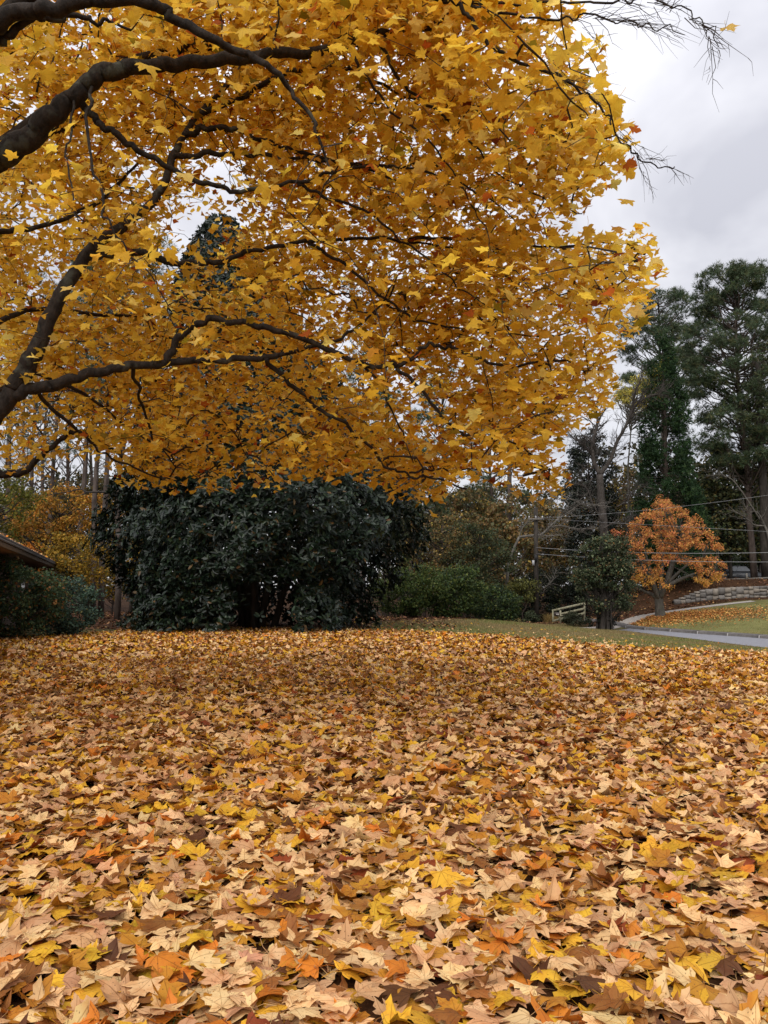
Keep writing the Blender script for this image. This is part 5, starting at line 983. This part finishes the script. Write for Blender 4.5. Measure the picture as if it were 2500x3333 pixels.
M_BOX = plain_mat('mailbox_paint', (.045, .034, .03), (.075, .058, .05), 6, .5, .1, .4); M_NUM = plain_mat('number_paint', (.5, .48, .44), (.62, .6, .55), 9, .6, .1)
mb_ = P(1824, 2029, 49.4); mail = thing('mailbox', 'dark mailbox on a braced wooden post before the fence', 'mailbox', mb_)
fpost(1824, 1987, 2030, 49.4, .10, mail, 'post', M_WOOD)
b = MB(); b.beam(P(1803, 2005, 49.33), P(1831, 2004, 49.33), .10, .06); b.build('arm', M_WOOD, mail); b = MB(); b.beam(P(1815, 2006, 49.34), P(1824, 2014, 49.34), .06, .05); b.build('brace', M_WOOD, mail)
bx = P(1812, 1999, 49.33); th_ = np.linspace(0, np.pi, 9); w_, hw = .17, .085
prof = [(-.10, -.09), (.10, -.09)] + [(.10 * np.cos(a), .02 + .09 * np.sin(a)) for a in th_]; b = MB(); vs = [[bx[0] + s_ * w_, bx[1] + yy, bx[2] + zz_] for s_ in (-1, 1) for yy, zz_ in prof]; m = len(prof); T = []
for i in range(m):
    j = (i + 1) % m; T += [[i, j, m + j], [i, m + j, m + i]]
for i in range(1, m - 1): T += [[0, i, i + 1], [m, m + i + 1, m + i]]
b.add(vs, T); b.build('box', M_BOX, mail)
for dx in (-.005, .075):
    b = MB(); b.box((bx[0] + dx - .025, bx[1] - .105, bx[2] - .06), (bx[0] + dx + .025, bx[1] - .101, bx[2] + .02)); b.build('number_mark', M_NUM, mail)
# rail along the top of the bank
r0 = P(2240, 1889, 60.5); rf = thing('rail_fence', 'long low grey rail along the top of the brown bank', 'fence', r0)
pts = [P(px0, py0, 60.5) for px0, py0 in ((2235, 1895), (2330, 1888), (2430, 1884), (2520, 1880), (2620, 1876))]
for a, c in zip(pts[:-1], pts[1:]): bb = MB(); bb.beam(a, c, .08, .12); bb.build('rail', M_WOODG, rf)
for px0, py0 in ((2237, 1890), (2330, 1878), (2430, 1866), (2520, 1866), (2618, 1864)):
    a = P(px0, py0, 60.4); g_ = G(a[0], a[1], -.15); bb = MB(); bb.beam(g_, a, .11, .11); bb.build('post', M_WOODG, rf)

# utility pole
ub = G(X(1742, 50.4), 50.4); pole = thing('utility_pole', 'weathered dark utility pole with grey box before the woods', 'utility pole', ub); ptop = P(1744, 1652, 50.4)
b = MB(); b.tube([ub + [0, 0, -.3], (ub + ptop) / 2, ptop], [.16, .14, .12], 10); b.build('pole', M_DARKBARK, pole, True)
M_METAL = plain_mat('grey_metal', (.30, .30, .31), (.42, .42, .43), 8, .5, .1, .5); M_BLACK = plain_mat('black_rubber', (.012, .012, .013), (.03, .03, .032), 8, .6, .1)
q = P(1736, 1832, 50.2); b = MB(); b.box(q - [.07, .08, .16], q + [.06, .06, .16]); b.build('meter_box', M_METAL, pole)
b = MB(); q = P(1746, 1810, 50.2); b.box(q - [.1, .1, .35], q + [.02, .02, .1]); b.build('cable_guard', M_BLACK, pole)
b = MB(); q = P(1744, 1690, 50.2); b.beam(q - [.5, 0, 0], q + [.5, 0, 0], .09, .11); b.build('crossarm', M_WOODG, pole)
for dx in (-.42, 0, .42):
    b = MB(); q2 = q + [dx, 0, .055]; b.tube([q2, q2 + [0, 0, .08], q2 + [0, 0, .16]], [.035, .055, .02], 7); b.build('insulator', M_METAL, pole)
M_WIRE = plain_mat('wire_grey', (.20, .20, .20), (.30, .30, .30), 5, .6, 0, .4)
def wire(label, a, c, sag, r):
    t_ = np.linspace(0, 1, 25)[:, None]; p = a + (c - a) * t_; p[:, 2] -= sag * 4 * (t_[:, 0] * (1 - t_[:, 0])); bb = MB(); bb.tube(p, r, 5); o = bb.build('overhead_wire', M_WIRE); tag(o, label, 'wire', 'overhead wires')
wire('upper of two level wires running right from the pole box', P(1744, 1782, 50.3), P(2760, 1790, 36), .25, .014)
wire('lower of two level wires passing before the orange tree', P(1744, 1802, 50.3), P(2760, 1826, 36), .22, .012)
wire('topmost wire slanting up past the orange tree crown', P(1744, 1686, 50.2), P(2760, 1572, 34), .25, .008)
wire('thin wire in front of the dark trees over the bank', P(1754, 1688, 50.2), P(2760, 1745, 36), 0, .007)
b = MB(); q = P(1763, 1807, 50.0); b.tube([q - [.13, 0, 0], q, q + [.13, 0, -.01]], [.03, .04, .03], 8); o = b.build('splice_case', M_BLACK); tag(o, 'small black splice case hanging on the lower wire', 'cable box')

# house: a long low eave running away from the camera on the left
M_HWALL = plain_mat('house_siding', (.07, .045, .032), (.11, .07, .05), 3, .85, .1); M_FASC = plain_mat('fascia_paint', (.13, .105, .085), (.18, .15, .12), 4, .6, .1); M_ROOF = plain_mat('roof_shingle', (.055, .05, .046), (.12, .105, .095), 7, .95, .5); M_SOF = plain_mat('soffit_board', (.14, .085, .06), (.19, .12, .085), 4, .7, .1); M_GLASS = plain_mat('window_glass', (.02, .025, .03), (.03, .035, .04), 2, .08, 0, .6)
EA = P(0, 1757, 20.8); EB = P(187, 1841, 41.2); ez = float(EA[2] + EB[2]) / 2
hd = (EB - EA)[:2]; hl = float(np.linalg.norm(hd)); hd = hd / hl; hn = np.array([-hd[1], hd[0]])          # along the eave, and into the house
house = thing('house', 'low brown house with a long dark eave at the left', 'house', (*(EA[:2] + hd * 8 + hn * 5), float(gz(*(EA[:2] + hd * 8 + hn * 5)))))
def hp(s_, o, z): p = EA[:2] + hd * s_ + hn * o; return [p[0], p[1], z]
def hbox(name, mat, s0, s1, o0, o1, zs, t):
    """board between offsets o0..o1 from the eave, zs = heights at both offsets, t thick"""
    bb = MB(); V = [hp(s0, o0, zs[0]), hp(s1, o0, zs[0]), hp(s1, o1, zs[1]), hp(s0, o1, zs[1])]; V = V + [[v[0], v[1], v[2] - t] for v in V]
    bb.add(V, [[0, 1, 2], [0, 2, 3], [4, 6, 5], [4, 7, 6], [0, 5, 1], [0, 4, 5], [1, 6, 2], [1, 5, 6], [2, 7, 3], [2, 6, 7], [3, 4, 0], [3, 7, 4]]); return bb.build(name, mat, house)
S0, S1, W_ = -9.0, hl, 9.0; pit = .30
hbox('roof', M_ROOF, S0, S1, -.06, W_ / 2, (ez + .12, ez + .12 + pit * W_ / 2), .09); hbox('roof', M_ROOF, S0, S1, W_ / 2, W_ + .06, (ez + .12 + pit * W_ / 2, ez + .12), .09)
hbox('fascia', M_FASC, S0, S1, -.03, .02, (ez + .028, ez + .028), .19)
hbox('gutter_lip', M_ROOF, S0, S1, -.09, -.032, (ez + .03, ez + .03), .07)
hbox('soffit', M_SOF, S0, S1 - .03, .022, .85, (ez - .13, ez - .13), .025)
zg = float(min(gz(*(EA[:2] + hd * q)) for q in (0, 8, 16, 21))) - .3
bb = MB(); V = [hp(S0 + .6, .85, zg), hp(S1 - .8, .85, zg), hp(S1 - .8, W_ - .85, zg), hp(S0 + .6, W_ - .85, zg)]; V += [[v[0], v[1], ez - .1] for v in V]; V += [hp(S0 + .6, W_ / 2, ez + pit * W_ / 2 - .05), hp(S1 - .8, W_ / 2, ez + pit * W_ / 2 - .05)]
bb.add(V, [[0, 1, 5], [0, 5, 4], [1, 2, 6], [1, 6, 5], [2, 3, 7], [2, 7, 6], [3, 0, 4], [3, 4, 7], [5, 6, 9], [4, 8, 7]]); bb.build('wall', M_HWALL, house)
for q in (4.5, 13.0):
    wd_ = MB().add([hp(q, .80, 1.0), hp(q + 1.5, .80, 1.0), hp(q + 1.5, .80, 2.2), hp(q, .80, 2.2), hp(q, .86, 1.0), hp(q + 1.5, .86, 1.0), hp(q + 1.5, .86, 2.2), hp(q, .86, 2.2)], [[0, 1, 2], [0, 2, 3], [0, 4, 5], [0, 5, 1], [1, 5, 6], [1, 6, 2], [2, 6, 7], [2, 7, 3], [3, 7, 4], [3, 4, 0]]).build('window', M_FASC, house)
    o = MB().add([hp(q + .08, .795, 1.08), hp(q + 1.42, .795, 1.08), hp(q + 1.42, .795, 2.12), hp(q + .08, .795, 2.12)], [[0, 1, 2], [0, 2, 3]]).build('pane', M_GLASS); o.parent = wd_
b = MB(); n = 220; u = rng.uniform(0, hl, n); v = rng.random(n) ** 2 * 2.5; pos = np.array([hp(q, w, ez + .15 + pit * w) for q, w in zip(u, v)]); cc, _ = colours(n, PAL, WN, .1); rot = frames(np.tile([.3, 0, 1.], (n, 1)) + rng.normal(0, .3, (n, 3)), rdir(n)); spread(b, FAR_T, pos, rot, np.full(n, .15), cc); tag(b.build('roof_leaves', M_FALLEN_FAR), 'fallen leaves strewn along the edge of the house roof', 'leaf litter', kind='stuff')

# parked car beyond the bank
cb = G(X(2395, 66), 66); car = thing('parked_car', 'dark parked car with glinting glass beyond the bank rail', 'car', cb)
M_CAR = plain_mat('car_paint', (.03, .032, .036), (.04, .042, .047), 3, .25, 0, .6); M_CGL = plain_mat('car_glass', (.12, .13, .15), (.18, .19, .21), 2, .06, 0, .9)
def loft(prof, y0, y1, inset, mat, nm):
    bb = MB(); m = len(prof); V = []
    for y, k in ((y0, 1), (y0 + (y1 - y0) * .08, 0), (y1 - (y1 - y0) * .08, 0), (y1, 1)):
        for (x, z) in prof: V.append([cb[0] + x * (1 - .03 * k), cb[1] + y, cb[2] + z - k * inset * (z > .8)])
    T = []
    for r_ in range(3):
        for i in range(m): j = (i + 1) % m; T += [[r_ * m + i, r_ * m + j, (r_ + 1) * m + j], [r_ * m + i, (r_ + 1) * m + j, (r_ + 1) * m + i]]
    for i in range(1, m - 1): T += [[0, i + 1, i], [3 * m, 3 * m + i, 3 * m + i + 1]]
    bb.add(V, T); return bb.build(nm, mat, car, False)
loft([(-2.2, .3), (2.2, .3), (2.28, .55), (2.2, .78), (1.3, .92), (-1.6, .98), (-2.2, .9), (-2.28, .6)], -.9, .9, .03, M_CAR, 'body')
loft([(-1.75, .95), (1.15, .9), (.45, 1.42), (-1.1, 1.46)], -.78, .78, .05, M_CAR, 'cabin')
for xa, xb in ((-1.05, -.3), (-.2, .55)): b = MB(); b.add([[cb[0] + xa - .2, cb[1] - .80, cb[2] + 1.0], [cb[0] + xb + (.25 if xb > .4 else 0), cb[1] - .80, cb[2] + 1.0], [cb[0] + xb - (.1 if xb > .4 else 0), cb[1] - .79, cb[2] + 1.38], [cb[0] + xa, cb[1] - .79, cb[2] + 1.38]], [[0, 1, 2], [0, 2, 3]]); b.build('window', M_CGL, car)
b = MB(); b.add([[cb[0] + 1.14, cb[1] - .7, cb[2] + .94], [cb[0] + 1.14, cb[1] + .7, cb[2] + .94], [cb[0] + .48, cb[1] + .62, cb[2] + 1.43], [cb[0] + .48, cb[1] - .62, cb[2] + 1.43]], [[0, 1, 2], [0, 2, 3]]); b.build('windscreen', M_CGL, car)
for wx in (-1.4, 1.4):
    for wy in (-.86, .86):
        b = MB(); c_ = cb + [wx, wy, .32]; b.tube([c_ - [0, .1, 0], c_ - [0, .07, 0], c_ + [0, .07, 0], c_ + [0, .1, 0]], [.27, .32, .32, .27], 16); w_o = b.build('wheel', M_BLACK, car); b = MB(); b.tube([c_ - [0, .12, 0], c_ + [0, .12, 0]], [.18, .18], 12); o = b.build('rim', M_METAL); o.parent = w_o
print('TRIS', sum(len(m_.polygons) for m_ in bpy.data.meshes), 'crown leaves', NCROWN, 'clusters', len(cl_pos))
